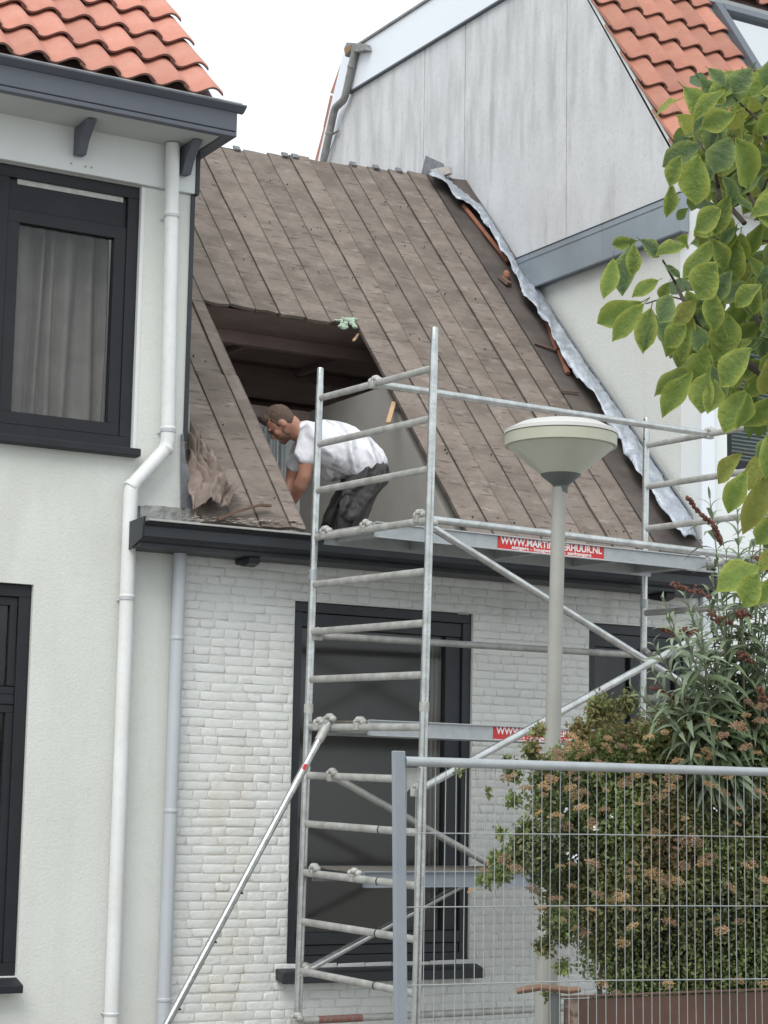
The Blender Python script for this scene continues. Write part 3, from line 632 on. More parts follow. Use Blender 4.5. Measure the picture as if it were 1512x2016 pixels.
q.add(vs, [(i * (m_ + 1) + j, i * (m_ + 1) + j + 1, (i + 1) * (m_ + 1) + j + 1, (i + 1) * (m_ + 1) + j) for i in range(n) for j in range(m_)])
o = q.build('flashing', M_lead, BH, smooth='full'); o.modifiers.new('t', 'SOLIDIFY').thickness = .004
q = MB()
for i in range(n): 
    d = Vector((-.014, 0, 0)); q.add([A2[i], A2[i + 1], A2[i + 1] + d + Vector((0, 0, .02)), A2[i] + d + Vector((0, 0, .02)), A2[i + 1] + Vector((0, 0, .03)), A2[i] + Vector((0, 0, .03))], [(0, 1, 2, 3), (3, 2, 4, 5)])
q.build('flashing_edge', M_zincd, BH)
# torn lead at the ridge end
q = MB(); pts_ = [PX(a, b, 8.6) for a, b in ((838, 306), (873, 322), (880, 335), (846, 345), (830, 340))]; q.prism(pts_, (.012, .02, 0)); q.build('ridge_flashing', M_leadd, BH)
q = MB(); pts_ = [PX(a, b, 8.57) for a, b in ((846, 334), (884, 326), (886, 340), (862, 349))]; q.prism(pts_, (.04, .02, 0)); q.build('ridge_scrap', mat('pale_stone', (.5, .45, .42), .9, (.35, .3, .27), 15, .6), BH)
# grey lead piece at the left foot of the roof
q = MB(); pts_ = [PY(a, b, W - .02) for a, b in ((357, 855), (362, 852), (366, 905), (383, 960), (388, 998), (372, 1006), (356, 1000))]; q.prism(pts_, (0, .012, 0)); q.build('flashing', M_leadd, BH, bevel=.004)
q = MB(); A_ = PY(392, 1020, W - .1); B_ = PY(382, 985, W - .05); q.tube([A_, B_], .014, 5); q.build('tile_batten', M_wood, BH)
# crumpled felt lying on the boards
q = MB(); NU, NV = 34, 56; L1 = [(366, 815), (368, 860), (366, 905), (370, 960), (378, 1008)]; R1 = [(372, 820), (398, 872), (425, 925), (464, 966), (440, 1012)]
La = resample([RPp(a, b, .03) for a, b in L1], NV); Ra = resample([RPp(a, b, .03) for a, b in R1], NV); vs = []
for i in range(NV + 1):
    for j in range(NU + 1):
        t = j / NU; P = La[i].lerp(Ra[i], t); s_ = i / NV
        h = .05 * abs(noise.noise((t * 3.4 + s_ * 2.2, s_ * 1.6, 2))) + .075 * abs(noise.noise((t * 5 - s_ * 3, s_ * 4.5, 7))) + .02 * noise.noise((t * 14, s_ * 14, 1)) + .07 * math.sin(math.pi * min(1, t * 1.05)) * s_
        P = P + RP.n * h * min(1, s_ * 4 + .15) + Vector((.03, 0, .02)) * noise.noise((t * 4, s_ * 7, 4)) + RP.v * .03 * noise.noise((s_ * 9, t * 3, 11))
        vs.append(P)
q.add(vs, [(i * (NU + 1) + j, i * (NU + 1) + j + 1, (i + 1) * (NU + 1) + j + 1, (i + 1) * (NU + 1) + j) for i in range(NV) for j in range(NU)])
o = q.build('crumpled_felt', mat('torn_brown_felt', (.215, .165, .140), .8, (.12, .09, .075), 9, .8, bump=.006, bscale=14, streak=((.33, .29, .26), .6, (14, 9, 9), .55, .7)), None, smooth='full'); o.modifiers.new('t', 'SOLIDIFY').thickness = .004
tag(o, 'crumpled brown roofing felt heaped on the boards at the foot of the roof, left end', 'roofing felt')

# ================================================================== RIGHT: taller house
RH = thing('panelled_house', (9.5, W, 0), 'tall house with stained pale side panels, zinc band and orange roof on the right', 'house')
XP = 8.80; RRo = PX(1340, 322, XP)
RR = Plane(RRo.y, RRo.z, 55.5)
zl = PX(1300, 399, XP).z + .0; band_t = zl; band_b = PX(1041, 568, 8.77).z
fb = PX(850, 86, XP).z; ft = PX(780, 46, XP).z; yb_ = PX(690, 184, XP).y
verge = lambda z: RRo.y + (z - RRo.z) / math.tan(RR.a)
rear = lambda z: yb_ + (fb - z) / math.tan(R(50))
yfr = verge(fb); y0 = RRo.y - .02
jn = [PX(835, 200, XP).y, PX(915, 200, XP).y, PX(1115, 240, XP).y]
segs = sorted([rear(band_t)] + jn + [y0], reverse=True)
cuts = [18.2] + jn + [y0]
def clip(poly, y_a, y_b):
    def half(P, yy, keep_less):
        out = []
        for i in range(len(P)):
            a, b = P[i], P[(i + 1) % len(P)]; ia = (a[0] <= yy) == keep_less; ib = (b[0] <= yy) == keep_less
            if ia: out.append(a)
            if ia != ib: t = (yy - a[0]) / (b[0] - a[0]); out.append((yy, a[1] + t * (b[1] - a[1])))
        return out
    return half(half(poly, y_b, True), y_a, False)
gable = [(y0, band_t + .004), (rear(band_t), band_t + .004), (yb_, fb - .012), (yfr, fb - .012), (RRo.y, RRo.z)]
for i in range(4):
    P = clip(gable, cuts[i + 1] + .006, cuts[i] - .006 if i else 30)
    q = MB(); q.prism([(XP, a, b) for a, b in P], (.02, 0, 0)); q.build('cladding_panel', M_panel, RH, bevel=.002)
g2 = [(y0 + .03, band_b + .02), (rear(band_b), band_b + .02), (yb_, fb), (yfr, fb), (y0 + .03, RRo.z - .05)]
q = MB(); q.prism([(XP + .024, a, b) for a, b in g2], (.01, 0, 0)); q.build('joint_backing', M_zincd, RH)
q = MB(); q.box(XP + .04, XP + .2, W + .223, 20, 0, band_b + .1); q.build('side_wall', M_plaster, RH)
# zinc band in lengths with folded seams
ya, yb2 = PX(1342, 430, 8.77).y, PX(1008, 520, 8.77).y
bc = [ya, PX(1188, 470, 8.77).y, PX(1044, 540, 8.77).y, yb2]
for i in range(3):
    q = MB(); q.box(8.765, XP + .035, bc[i] + .002, bc[i + 1] - .002, band_b, band_t - .002); q.box(8.760, 8.764, bc[i] + .004, bc[i + 1] - .004, band_t - .05, band_t - .004); q.build('zinc_band', M_zinc, RH, bevel=.002)
q = MB(); q.box(8.755, XP + .01, ya + .0, yb2, band_t - .0015, band_t + .0035); q.build('band_edge', M_zincd, RH)
q = MB(); q.box(8.762, 8.81, ya, yb2, band_b - .012, band_b - .001); q.build('band_edge', M_zincd, RH)
# white verge fascia on top with dark line under it
q = MB(); q.box(XP - .03, XP + .03, yfr + .4, yb_ - .02, fb + .004, ft - .012); q.build('white_fascia', M_white, RH, bevel=.003)
q = MB(); q.box(XP - .035, XP + .02, yfr + .4, yb_, fb - .011, fb + .003); q.build('fascia_edge', M_zincd, RH)
q = MB(); q.box(XP - .05, XP + .04, yfr + .4, yb_ - .02, ft - .011, ft + .012); q.build('fascia_cap', M_oldpipe, RH, bevel=.003)
q = MB(); q.prism([(XP + .04, yb_ - .02, ft), (XP + .04, yfr + 1.1, ft), (XP + .04, yfr + 1.1, fb - .3), (XP + .04, yb_, fb - .3)], (4, 0, 0)); q.build('flat_roof', M_zincd, RH)
# rear verge: white board, tiles edge, drain pipe and hopper
yr = PX(690, 184, XP).y
def PXr(x, y): return PX(x, y, XP - .04)
q = MB(); P = [PX(a, b, XP) for a, b in ((690, 100), (676, 104), (655, 190), (625, 318), (640, 318), (692, 186))]; q.prism(P, (.03, 0, 0)); q.build('white_verge_board', M_white, RH)
for i, (a, b, c, d) in enumerate((((672, 120), (650, 183), (658, 186), (680, 122)), ((650, 187), (636, 250), (645, 252), (659, 190)), ((637, 250), (618, 322), (628, 324), (646, 254)))):
    q = MB(); P = [PX(x, y, XP + .02) for x, y in (a, b, c, d)]; q.prism(P, (.25, .02, .01)); q.build('verge_tile', M_tile, RH, bevel=.004)
pp = [PX(699, 100, XP - .07), PX(684, 170, XP - .07), PX(678, 196, XP - .07), PX(659, 213, XP - .07), PX(634, 330, XP - .07)]
pipe(RH, pp, .036, M_oldpipe, 'drain_pipe')
for i_, t_ in ((0, .45), (3, .42)): c = pp[i_].lerp(pp[i_ + 1], t_); collar(RH, c, pp[i_ + 1] - pp[i_], .038, M_oldpipe, .03)
c = PX(655, 264, XP - .03); q = MB(); q.tube([c, c + Vector((0, -.12, 0))], .01, 6); q.build('pipe_clip', M_oldpipe, RH)
q = MB(); P = [PX(a, b, XP - .1) for a, b in ((676, 96), (682, 83), (716, 86), (720, 98), (704, 102), (690, 100), (680, 112))]; q.prism(P, (.15, 0, 0)); q.build('rain_hopper', M_oldpipe, RH, bevel=.006)
q = MB(); P = [PX(a, b, XP - .104) for a, b in ((680, 94), (692, 88), (690, 98), (679, 110))]; q.prism(P, (.003, 0, 0)); q.build('rust_patch', M_rust, RH)
# front slope
q = MB(); q.box(XP + .03, 13, .0, 4.6, -.1, -.012, RR.M); q.build('roof_deck', M_under, RH)
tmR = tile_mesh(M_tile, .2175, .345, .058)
for c_ in range(13):
    for r_ in range(11):
        u = XP - .012 + .2175 * c_; v = -.17 + .345 * r_
        if u + .13 > 10.05 and u < 10.9 and .95 < v < 2.3: continue
        inst('roof_tile', tmR, RH, RR.M @ Matrix.Translation((u + rnd.uniform(-.002, .002), v + rnd.uniform(-.006, .006), rnd.uniform(0, .004))) @ Matrix.Rotation(rnd.uniform(-.010, .010), 4, 'Z'))
q = MB(); q.prism([RR.P(XP + .0, -.05, -.02), RR.P(XP, 4, -.02), RR.P(XP, 4, .02), RR.P(XP, -.05, .02)], (.02, 0, 0)); q.build('verge_strip', M_intwhite, RH)
# skylight
SK = RR.M @ Matrix.Translation((0, -.19, 0))
q = MB(); 
for a, b, c, d, e, f in ((10.09, 10.17, 1.33, 2.45, .03, .13), (10.80, 10.88, 1.33, 2.45, .03, .13), (10.171, 10.799, 2.36, 2.45, .03, .135), (10.171, 10.799, 1.33, 1.42, .03, .12)): q.box(a, b, c, d, e, f, SK)
sk = q.build('skylight', M_zincd, RH, bevel=.006)
q = MB(); q.box(10.17, 10.80, 1.42, 2.36, .085, .095, SK); q.build('pane', G_sky, sk)
q = MB(); q.box(10.17, 10.80, 1.42, 2.36, .0, .01, SK); q.build('inner_blind', M_intwhite, sk)
q = MB(); q.box(10.05, 10.088, 1.25, 2.52, .02, .07, SK); q.box(10.882, 10.92, 1.25, 2.52, .02, .07, SK); q.box(10.05, 10.92, 2.452, 2.54, .02, .12, SK); q.box(10.05, 10.92, 1.2, 1.328, .03, .06, SK); q.build('skylight_flashing', mat('grey_flashing', (.23, .235, .24), .5, (.17, .17, .18), 8, .5, metal=.3), sk, bevel=.005)
# front eaves and front wall
gz = PY(1410, 346, W - .25).z
q = MB(); q.box(XP + .06, 13, W - .28, W - .16, gz - .11, gz - .012); q.build('front_gutter', M_whitewood, RH, bevel=.01)
q = MB(); q.box(XP + .06, 13, W - .285, W - .15, gz - .011, gz); q.build('gutter_lip', M_zincd, RH)
q = MB(); q.box(XP + .06, 13, W - .158, W + .2, gz - .16, gz - .05); q.build('soffit', M_whitewood, RH)
fx = PY(1431, 850, W).x; fz = PY(1431, 922, W).z
q = MB(); wall_holes(q, XP + .045, 13, 0, gz - .162, W, .22, [(fx, 10.6, fz, fz + 1.15), (9.6, 10.8, .9, 2.7)]); q.build('front_wall', mat('bright_white_wall', (.74, .76, .76), .7, (.68, .7, .7), 2, .4), RH)
a = PY(1377, 900, W).x; b = PY(1402, 900, W).x
q = MB(); q.box(XP + .03, b, W - .035, W - .002, 0, gz - .17); q.build('corner_board', M_white, RH, bevel=.004)
q = MB(); frame_ring(q, fx + .002, 10.598, fz + .002, fz + 1.148, W + .02, W + .09, .06); w = q.build('window', M_navy, RH, bevel=.004)
q = MB(); q.box(fx + .062, 10.538, W + .05, W + .056, fz + .064, fz + 1.088); q.build('pane', glass('window_glass_b', .03), w)
q = MB(); frame_ring(q, 9.602, 10.798, .902, 2.698, W + .02, W + .09, .06); w = q.build('window', M_navy, RH, bevel=.004)
q = MB(); q.box(9.662, 10.738, W + .05, W + .056, .964, 2.638); q.build('pane', G_dark, w)
bl = thing('window_blind', (9.8, W + .13, fz), 'grey horizontal blind slats in the window behind the big leaves', 'blind')
zz = fz + .07
while zz < fz + 1.1: q = MB(); q.prism([(fx + .07, W + .11, zz), (fx + .07, W + .135, zz + .018), (fx + .07, W + .137, zz + .016), (fx + .07, W + .112, zz - .002)], (1.35, 0, 0)); q.build('slat', M_blind, bl); zz += .028
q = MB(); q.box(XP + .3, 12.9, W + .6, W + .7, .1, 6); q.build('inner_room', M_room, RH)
c = PY(1410, 1100, W - .12); q = MB(); q.tube([c + Vector((.1, 0, -.05)), c, c + Vector((-.06, -.02, 0))], [.045, .045, .05], 14); q.build('overflow_pipe', M_pvc, RH, smooth=True)

# ================================================================== SCAFFOLD TOWER
T = Matrix.Translation((5.6070935, 9.32968255, -1.24156821 + 1.75))
Ea, Eb, Ec = 4.84346444e-02, 2.39955453e-02, -4.41688870e-04
S = bpy.data.objects.new('scaffold_tower', None); S.empty_display_size = .3; COL.objects.link(S)
S.matrix_basis = T @ Matrix.Rotation(Ea, 4, 'Z') @ Matrix.Rotation(Eb, 4, 'X') @ Matrix.Rotation(Ec, 4, 'Y'); S['local'] = 1
tag(S, 'mobile aluminium scaffold tower with two signed platforms in front of the white brick house', 'scaffold tower')
LL, DD, s = 2.5395, 1.2179, .28
zr = lambda i: (13 - i) * s
def up(p): return Vector(p)
for X in (0, LL):
    for Y in (0, DD):
        q = MB(); q.tube([(X, Y, -.28), (X, Y, zr(7) + .11)], .0245, 16); q.build('post', M_alu, S, smooth=True)
        q = MB(); q.tube([(X, Y, zr(7) + .13), (X, Y, zr(4 if Y else 0) + (.06 if Y else .12))], .0232, 16); q.build('post', M_alu, S, smooth=True)
        q = MB(); q.tube([(X, Y, zr(7) + .085), (X, Y, zr(7) + .135)], .0275, 16); q.build('collar', M_aludirty, S, smooth=True)
        if Y:
            q = MB(); q.tube([(X, Y, zr(4) + .062), (X, Y, zr(0) + .08)], .0225, 16); q.build('post', M_alu, S, smooth=True)
            q = MB(); q.tube([(X, Y, zr(4) + .03), (X, Y, zr(4) + .09)], .0265, 16); q.build('collar', M_galv, S, smooth=True)
        t = zr(0) + (.08 if Y else .12)
        q = MB(); q.tube([(X, Y, t), (X, Y, t + .10), (X, Y, t + .106)], [.0205, .0205, .018], 16); q.build('spigot', M_alu, S, smooth=True)
        q = MB(); q.tube([(X + .0, Y, -.4), (X, Y, -.28)], .018, 10); q.tube([(X - .02, Y, -.43), (X + .02, Y, -.43)], .075, 18); q.build('castor', M_zincd, S)
        for hz in (zr(7) + .02, zr(6) - .09, zr(6) - .115, zr(0) + .04):
            q = MB(); q.tube([(X + .022 if X == 0 else X - .0225, Y - .008 if X == 0 else Y, hz), (X + .0262 if X == 0 else X - .026, Y - .009, hz)], .0045, 8); q.build('pin_hole', M_void, S)
    for i in range(13):
        q = MB(); q.tube([(X, .02, zr(i)), (X, DD - .015, zr(i))], .021, 12, sx=.72); q.build('rung', M_aludirty, S, smooth=True)
        if i >= 9 and X == 0:
            q = MB(); q.tube([(X, .40, zr(i)), (X, .41, zr(i))], .0222, 12, sx=.76); q.build('rung_mark', M_void, S, smooth=True)
def clamp(c, ax='y'):
    q = MB(); c = Vector(c)
    for k in range(4):
        a = c + Vector((rnd.uniform(-.008, .008), (k - 1.5) * .022, .022 + (.008 if k in (1, 2) else -.004))); q.ball(a, (.026, .016, .02), 8)
    q.box(c.x - .03, c.x + .03, c.y - .018, c.y + .02, c.z - .03, c.z + .012); q.build('clamp', M_aludirty, S, smooth=True, bevel=.004)
def sbar(a, b, r=.0215, m=M_alu, name='diagonal_brace', ends=True):
    o = bar(a, b, r, name, m, S, 14)
    if ends: clamp(a); clamp(b)
    return o
sbar((0, .60, zr(0) + .0), (LL, .60, zr(0) + .0), name='guardrail')
sbar((0, .10, zr(3) + .02), (LL, .10, zr(3) + .0), name='guardrail')
sbar((0.03, DD - .02, zr(5) - .02), (LL, DD - .02, zr(5)), name='guardrail', m=M_aludirty)
sbar((0.03, .03, zr(3) - .03), (LL, .03, zr(7) + .03), name='diagonal_brace')
sbar((0, .05, zr(8) - .06), (LL, -.02, zr(4) + .06), name='diagonal_brace')
sbar((0, .92, zr(8)), (LL, .92, zr(12)), name='diagonal_brace', m=M_aludirty)
sbar((0.02, DD - .03, zr(12)), (LL, DD - .03, zr(8)), name='diagonal_brace')
sbar((-.02, DD - .02, .0), (LL, DD - .02, .0), r=.022, name='base_tube', m=M_aludirty)
sbar((-.02, .02, .0), (LL, .02, .0), r=.022, name='base_tube', m=M_aludirty)
q = MB(); q.tube([(.12, DD - .021, 0), (.42, DD - .021, 0)], .0226, 14); q.build('red_paint_band', mat('worn_red_paint', (.24, .06, .05), .7, (.2, .18, .16), 30, .8), S, smooth=True)
# outrigger
Minv = S.matrix_basis.inverted()
foot = Minv @ onpl(215, 2228, Vector((0, 0, 1)), .05)
a = Vector((-.02, .95, zr(7) + .03)); o = bar(a, foot, .0215, 'outrigger', M_alu, S, 14); clamp(a)
q = MB(); d = (foot - a); q.tube([a + d * .012, a + d * .05], .026, 12); q.build('outrigger_socket', M_aludirty, S, smooth=True)
for t in (.44, .56, .72): 
    c = a + d * t; q = MB(); q.tube([c + Vector((.02, -.012, 0)), c + Vector((.024, -.02, 0))], .006, 8); q.build('pin_hole', M_void, S)
q = MB(); c = a + d * .12 + Vector((-.006, -.012, 0)); q.tube([c - d.normalized() * .018, c + d.normalized() * .018], .012, 8); q.build('red_paint_band', M_red, S, smooth=True)
q = MB(); q.ball(foot, (.05, .05, .03), 10); q.build('foot_pad', M_zincd, S)
# platforms with signs
def text_mesh(body, size, m):
    cu = bpy.data.curves.new('lettering', 'FONT'); cu.body = body; cu.size = size; cu.extrude = .0008; cu.align_x = 'CENTER'; cu.offset = .0016 if size > .04 else .0006
    o = bpy.data.objects.new('tmp', cu); COL.objects.link(o); dg = bpy.context.evaluated_depsgraph_get(); me = bpy.data.meshes.new_from_object(o.evaluated_get(dg))
    bpy.data.objects.remove(o); me.materials.clear(); me.materials.append(m); return me
for i, sign in ((3, 1), (7, 1), (10, 0)):
    z = zr(i); y0_, y1_ = .60, 1.13
    m = M_galv if i < 10 else M_steelblue
    q = MB(); q.box(.02, LL - .02, y0_ - .012, y0_, z - .045, z + .042); q.box(.02, LL - .02, y0_ - .03, y0_ - .0125, z + .036, z + .044); q.box(.02, LL - .02, y0_ - .03, y0_ - .0125, z - .047, z - .040)
    pl = q.build('platform', m, S, bevel=.002)
    q = MB(); q.box(.02, LL - .02, y1_, y1_ + .012, z - .045, z + .042); q.build('side_beam', m, pl)
    q = MB(); q.box(.05, LL - .05, y0_ + .001, y1_ - .001, z + .028, z + .040); q.build('deck_board', M_deck if i != 3 else mat('grey_deck', (.42, .42, .40), .8, (.32, .32, .3), 6, .6), pl)
    for xx in (.1, .62, 1.25, 1.87, LL - .15): q = MB(); q.box(xx, xx + .04, y0_ + .001, y1_ - .001, z - .03, z + .026); q.build('cross_member', m, pl)
    for xx in (0.0, LL):
        for yy in (y0_ + .05, y1_ - .04): clamp((xx, yy, z + .012))
    if sign:
        cxs = 1.285; q = MB(); q.box(cxs - .40, cxs + .40, y0_ - .0155, y0_ - .0132, z - .039, z + .036); q.build('sign_plate', M_red, pl)
        q = MB(); q.box(cxs - .40, cxs + .40, y0_ - .0162, y0_ - .0157, z - .039, z - .0365); q.build('sign_border', M_signw, pl)
        for body, size, dz in (('WWW.MARTINSVERHUUR.NL', .058, -.006), ('steigers - hoogwerkers - aanhangers', .030, -.031)):
            me = text_mesh(body, size, M_signw); o = bpy.data.objects.new('lettering', me); COL.objects.link(o); o.parent = pl
            wd = max(v.co.x for v in me.vertices) - min(v.co.x for v in me.vertices); sc = (.765 if size > .04 else .60) / wd
            o.matrix_basis = Matrix.Translation((cxs, y0_ - .0165, z + dz)) @ Matrix.Rotation(R(90), 4, 'X') @ Matrix.Diagonal((sc, 1 if size > .04 else 1, 1, 1))

# ================================================================== STREET LAMP
lc = PY(1101, 960, 8.2); base = PY(1074, 2010, 8.2)
lean = Vector(((lc.x - base.x) / (lc.z - base.z), 0, 1)).normalized()
foot_ = Vector((lc.x - (lc.x - base.x) / (lc.z - base.z) * lc.z, 8.2, 0))
SL = thing('street_lamp', foot_, 'round cone-bowl street lamp on a slim grey pole before the scaffold tower', 'street lamp')
q = MB(); q.tube([foot_, foot_.lerp(lc, .35), foot_.lerp(lc, .352), lc], [.056, .054, .043, .034], 24); q.build('pole', M_pole, SL, smooth=True)
zc = PY(1106, 958, 8.2).z; lx = PY(1104, 900, 8.2).x; cc = Vector((lx, 8.2, 0)); Rl = (PY(1212, 875, 8.2).x - PY(999, 875, 8.2).x) / 2 * .85
zrb = PY(1106, 872 + 14, 8.2).z + .015; zrt = zrb + .055; k0 = PY(1100, 945, 8.2).z
q = MB(); q.lathe([(.036, zc - .03), (.038, zc + .002), (.05, zc + .015), (.10, zc + .055), (.102, zc + .062)], cc, 36); q.build('collar', M_lampdk, SL, smooth=True)
q = MB(); q.lathe([(.098, zc + .058), (Rl - .012, zrb), (Rl - .012, zrb + .01)], cc, 48); q.build('bowl', M_lampcone, SL, smooth=True)
q = MB(); q.lathe([(Rl - .014, zrb - .004), (Rl, zrb), (Rl + .002, zrt), (Rl - .01, zrt + .002)], cc, 48); q.build('rim', M_lamprim, SL, smooth=True)
q = MB(); q.lathe([(Rl - .004, zrt + .003), (Rl + .006, zrt + .004), (Rl + .004, zrt + .022), (Rl - .02, zrt + .034), (Rl * .75, zrt + .060), (Rl * .45, zrt + .078), (.02, zrt + .086)], cc, 48); q.build('cap', M_lampcap, SL, smooth=True)

# ================================================================== WIRE FENCE
fy0 = PD(782, 1480, 6.8); fY = fy0.y
def FP(x, y): return PY(x, y, fY)
FN = thing('mesh_fence', (fy0.x, fY, 0), 'galvanised temporary mesh fence panel along the bottom right', 'fence')
a = FP(770, 1478); b = FP(793, 1478); zb0 = .0; lnx = FP(783, 2010).x - FP(781, 1490).x
q = MB(); hx_ = (b.x - a.x) / 2; cx0 = (a.x + b.x) / 2
q.prism([(cx0 - hx_ + .0, fY - .02, a.z), (cx0 + hx_, fY - .02, a.z), (cx0 + hx_ + lnx * 2.6, fY - .02, .02), (cx0 - hx_ + lnx * 2.6, fY - .02, .02)], (0, .02, 0)); q.build('end_post', M_steelblue, FN, bevel=.004)
tz = FP(800, 1499).z
q = MB(); q.tube([(b.x + .002, fY - .01, tz), (b.x + 3.4, fY - .01, FP(1512, 1519).z)], .0165, 16); q.build('top_rail', M_galv, FN, smooth=True)
q = MB(); q.tube([(b.x + 3.4, fY - .01, 0.0), (b.x + 3.4, fY - .01, tz)], .018, 12); q.build('end_post', M_galv, FN, smooth=True)
q = MB(); q.prism([FP(793, 1511), FP(829, 1512), FP(828, 1532), FP(792, 1568)], (0, .004, 0)); q.build('gusset_plate', M_aludirty, FN)
x = FP(798, 1700).x; k = 0
while x < b.x + 3.36:
    j1, j2 = rnd.uniform(-.004, .004), rnd.uniform(-.006, .006)
    q = MB(); q.tube([(x, fY, tz - .01), (x + j1, fY + rnd.uniform(-.003, .003), 1.3), (x + j2 + .01, fY, .15)], .0015, 6, cap=False); q.build('vertical_wire', M_wire, FN, smooth=True)
    x += .0395 + rnd.uniform(-.002, .002)
for y1, y2 in ((1640, 1649), (1786, 1786), (1940, 1930)):
    a1 = FP(800, y1); a2 = FP(1512, y2); zf = a2.z + (a2.z - a1.z) / (a2.x - a1.x) * (b.x + 3.38 - a2.x)
    q = MB(); q.tube([(b.x, fY - .005, a1.z), (a1.x + .8, fY - .005, a1.z * .7 + a2.z * .3 + .003), (b.x + 3.38, fY - .005, zf)], .0023, 6); q.build('horizontal_wire', M_wire, FN, smooth=True)
for zz in (.85, .55, .25): q = MB(); q.tube([(b.x, fY - .005, zz), (b.x + 3.38, fY - .005, zz)], .0023, 6); q.build('horizontal_wire', M_wire, FN)

# ================================================================== SKIP and wooden crosspiece behind the fence
a = PD(1114, 1968, 7.35); b_ = PY(1512, 1957, a.y)
SKp = thing('steel_sheet', (a.x + 1, a.y, 0), 'rusty brown steel sheet standing behind the mesh fence, bottom right', 'steel sheet')
q = MB(); q.prism([(a.x, a.y, a.z), (a.x + 2.6, a.y, a.z + .005), (a.x + 2.6, a.y, .02), (a.x - .01, a.y, .02)], (0, .012, 0)); q.build('sheet', M_skip, SKp)
q = MB(); q.box(a.x - .004, a.x + 2.6, a.y - .006, a.y + .03, a.z + .006, a.z + .012); q.build('rim', M_skip, SKp, bevel=.002)
q = MB(); q.box(a.x - .004, a.x + .05, a.y - .006, a.y - .001, .02, a.z); q.build('edge_strip', mat('scuffed_edge', (.30, .22, .18), .9, (.12, .07, .05), 22, .9, contrast=(.42, .56)), SKp)
# wooden crosspiece
c1, c2 = PD(1017, 1946, 7.3), PD(1143, 1946, 7.3)
WT = thing('wooden_post', PD(1083, 2016, 7.3) * 1.0, 'dark post with a worn wooden crosspiece beside the lamp foot', 'post'); WT.matrix_basis = Matrix.Translation((c1.lerp(c2, .5).x, c1.y, 0))
pts_ = [PD(x_, y_, 7.3) for x_, y_ in ((1017, 1952), (1035, 1948), (1062, 1944), (1090, 1946), (1120, 1950), (1143, 1948))]
q = MB(); q.tube(pts_, [.010, .0135, .012, .0125, .0135, .010], 10, sx=1.6); q.build('crosspiece', mat('worn_wood', (.22, .12, .075), .7, (.13, .07, .045), 14, .7, bump=.002, bscale=30), WT, smooth=True)
q = MB(); p0 = PD(1092, 1956, 7.32); q.tube([p0, (p0.x, p0.y, 0)], .022, 10); q.build('stem', M_lampdk, WT, smooth=True)

# ================================================================== PERSON bent over inside the roof hole
D0 = 13.1; KP = F / D0
def J(x, y, dz=0): return PD(x, y, D0 + dz)
PE = thing('person', (J(700, 940).x, J(700, 940).y, 3.05), 'bearded man in white t-shirt and dark trousers bending over inside the roof hole', 'person')
def limb(q, pts, n=14):
    for i in range(len(pts) - 1):
        (a, ra), (b, rb) = pts[i], pts[i + 1]; q.tube([a, a.lerp(b, .5), b], [ra, (ra + rb) / 2, rb], n)
    for a, r_ in pts: q.ball(a, r_, 12)
def organic(q, name, m, parent, vox=.009, disp=0, ds=.09, sm=6, tex=None):
    o = q.build(name, m, parent, merge=False)
    md = o.modifiers.new('remesh', 'REMESH'); md.mode = 'VOXEL'; md.voxel_size = vox; md.use_smooth_shade = True
    md = o.modifiers.new('smooth', 'SMOOTH'); md.factor = .6; md.iterations = sm
    if disp:
        for k, (st, sc) in enumerate(((disp, ds), (disp * .6, ds * .45))):
            t = bpy.data.textures.new(name + '_folds', 'CLOUDS'); t.noise_scale = sc; t.noise_depth = 2
            md = o.modifiers.new('folds', 'DISPLACE'); md.texture = t; md.strength = st; md.mid_level = .5; md.texture_coords = 'GLOBAL'
    return o
Hc = J(553, 834, -.02); hf = (RT * -.68 - UP * .73).normalized(); hu = (RT * -.73 + UP * .68).normalized(); hs_ = -FW
HM = Matrix((hf, hs_, hu)).transposed()          # columns: forward, side (towards the street), up
def H(f, u, s_=0): return Hc + hf * f + hu * u + hs_ * s_
q = MB()
q.ball(H(-.005, .015), (.092, .074, .105), 18, HM); q.ball(H(.03, -.055), (.060, .056, .062), 14, HM); q.ball(H(.068, -.088), (.026, .028, .022), 10, HM)
q.ball(H(.082, .022), (.016, .052, .012), 10, HM); q.ball(H(.098, -.022), (.022, .013, .018), 10, HM); q.ball(H(.088, -.004), (.014, .009, .03), 8, HM)
q.ball(H(.082, -.058), (.014, .024, .010), 8, HM)
for s_ in (-1, 1):
    q.ball(H(-.012, -.012, s_ * .076), (.020, .008, .033), 10, HM); q.ball(H(.055, -.025, s_ * .042), (.026, .022, .026), 8, HM)
limb(q, [(H(-.045, -.05), .058), (J(583, 850), .062), (J(606, 858), .072)])
q.ball(J(640, 880), (.17, .17, .13), 12)
near = [(J(614, 868, -.17), .058), (J(603, 900, -.20), .052), (J(599, 937, -.20), .045), (J(592, 955, -.18), .045), (J(576, 987, -.10), .030)]
far = [(J(598, 878, .15), .055), (J(578, 920, .16), .046), (J(573, 945, .15), .040), (J(560, 988, .06), .029)]
limb(q, near); limb(q, far)
for (w_, dz) in ((near[-1][0], -.10), (far[-1][0], .06)):       # hands: palm, four fingers of unequal length, thumb
    d = (RT * -.35 - UP * .93).normalized(); pal = w_ + d * .055
    q.ball(pal, (.034, .030, .045), 10)
    for k in range(4):
        st = pal + d * .025 + FW * (k - 1.5) * .021; ln = (.068, .078, .072, .056)[k]
        m1 = st + d * ln * .5 + RT * -.006; m2 = m1 + (d * .6 - RT * .55).normalized() * ln * .5
        limb(q, [(st, .0105), (m1, .0095), (m2, .008)], 8)
    st = pal - FW * (.028 if dz < 0 else -.028) - d * .01; limb(q, [(st, .012), (st + d * .03 - RT * .025, .0105), (st + d * .055 - RT * .035, .009)], 8)
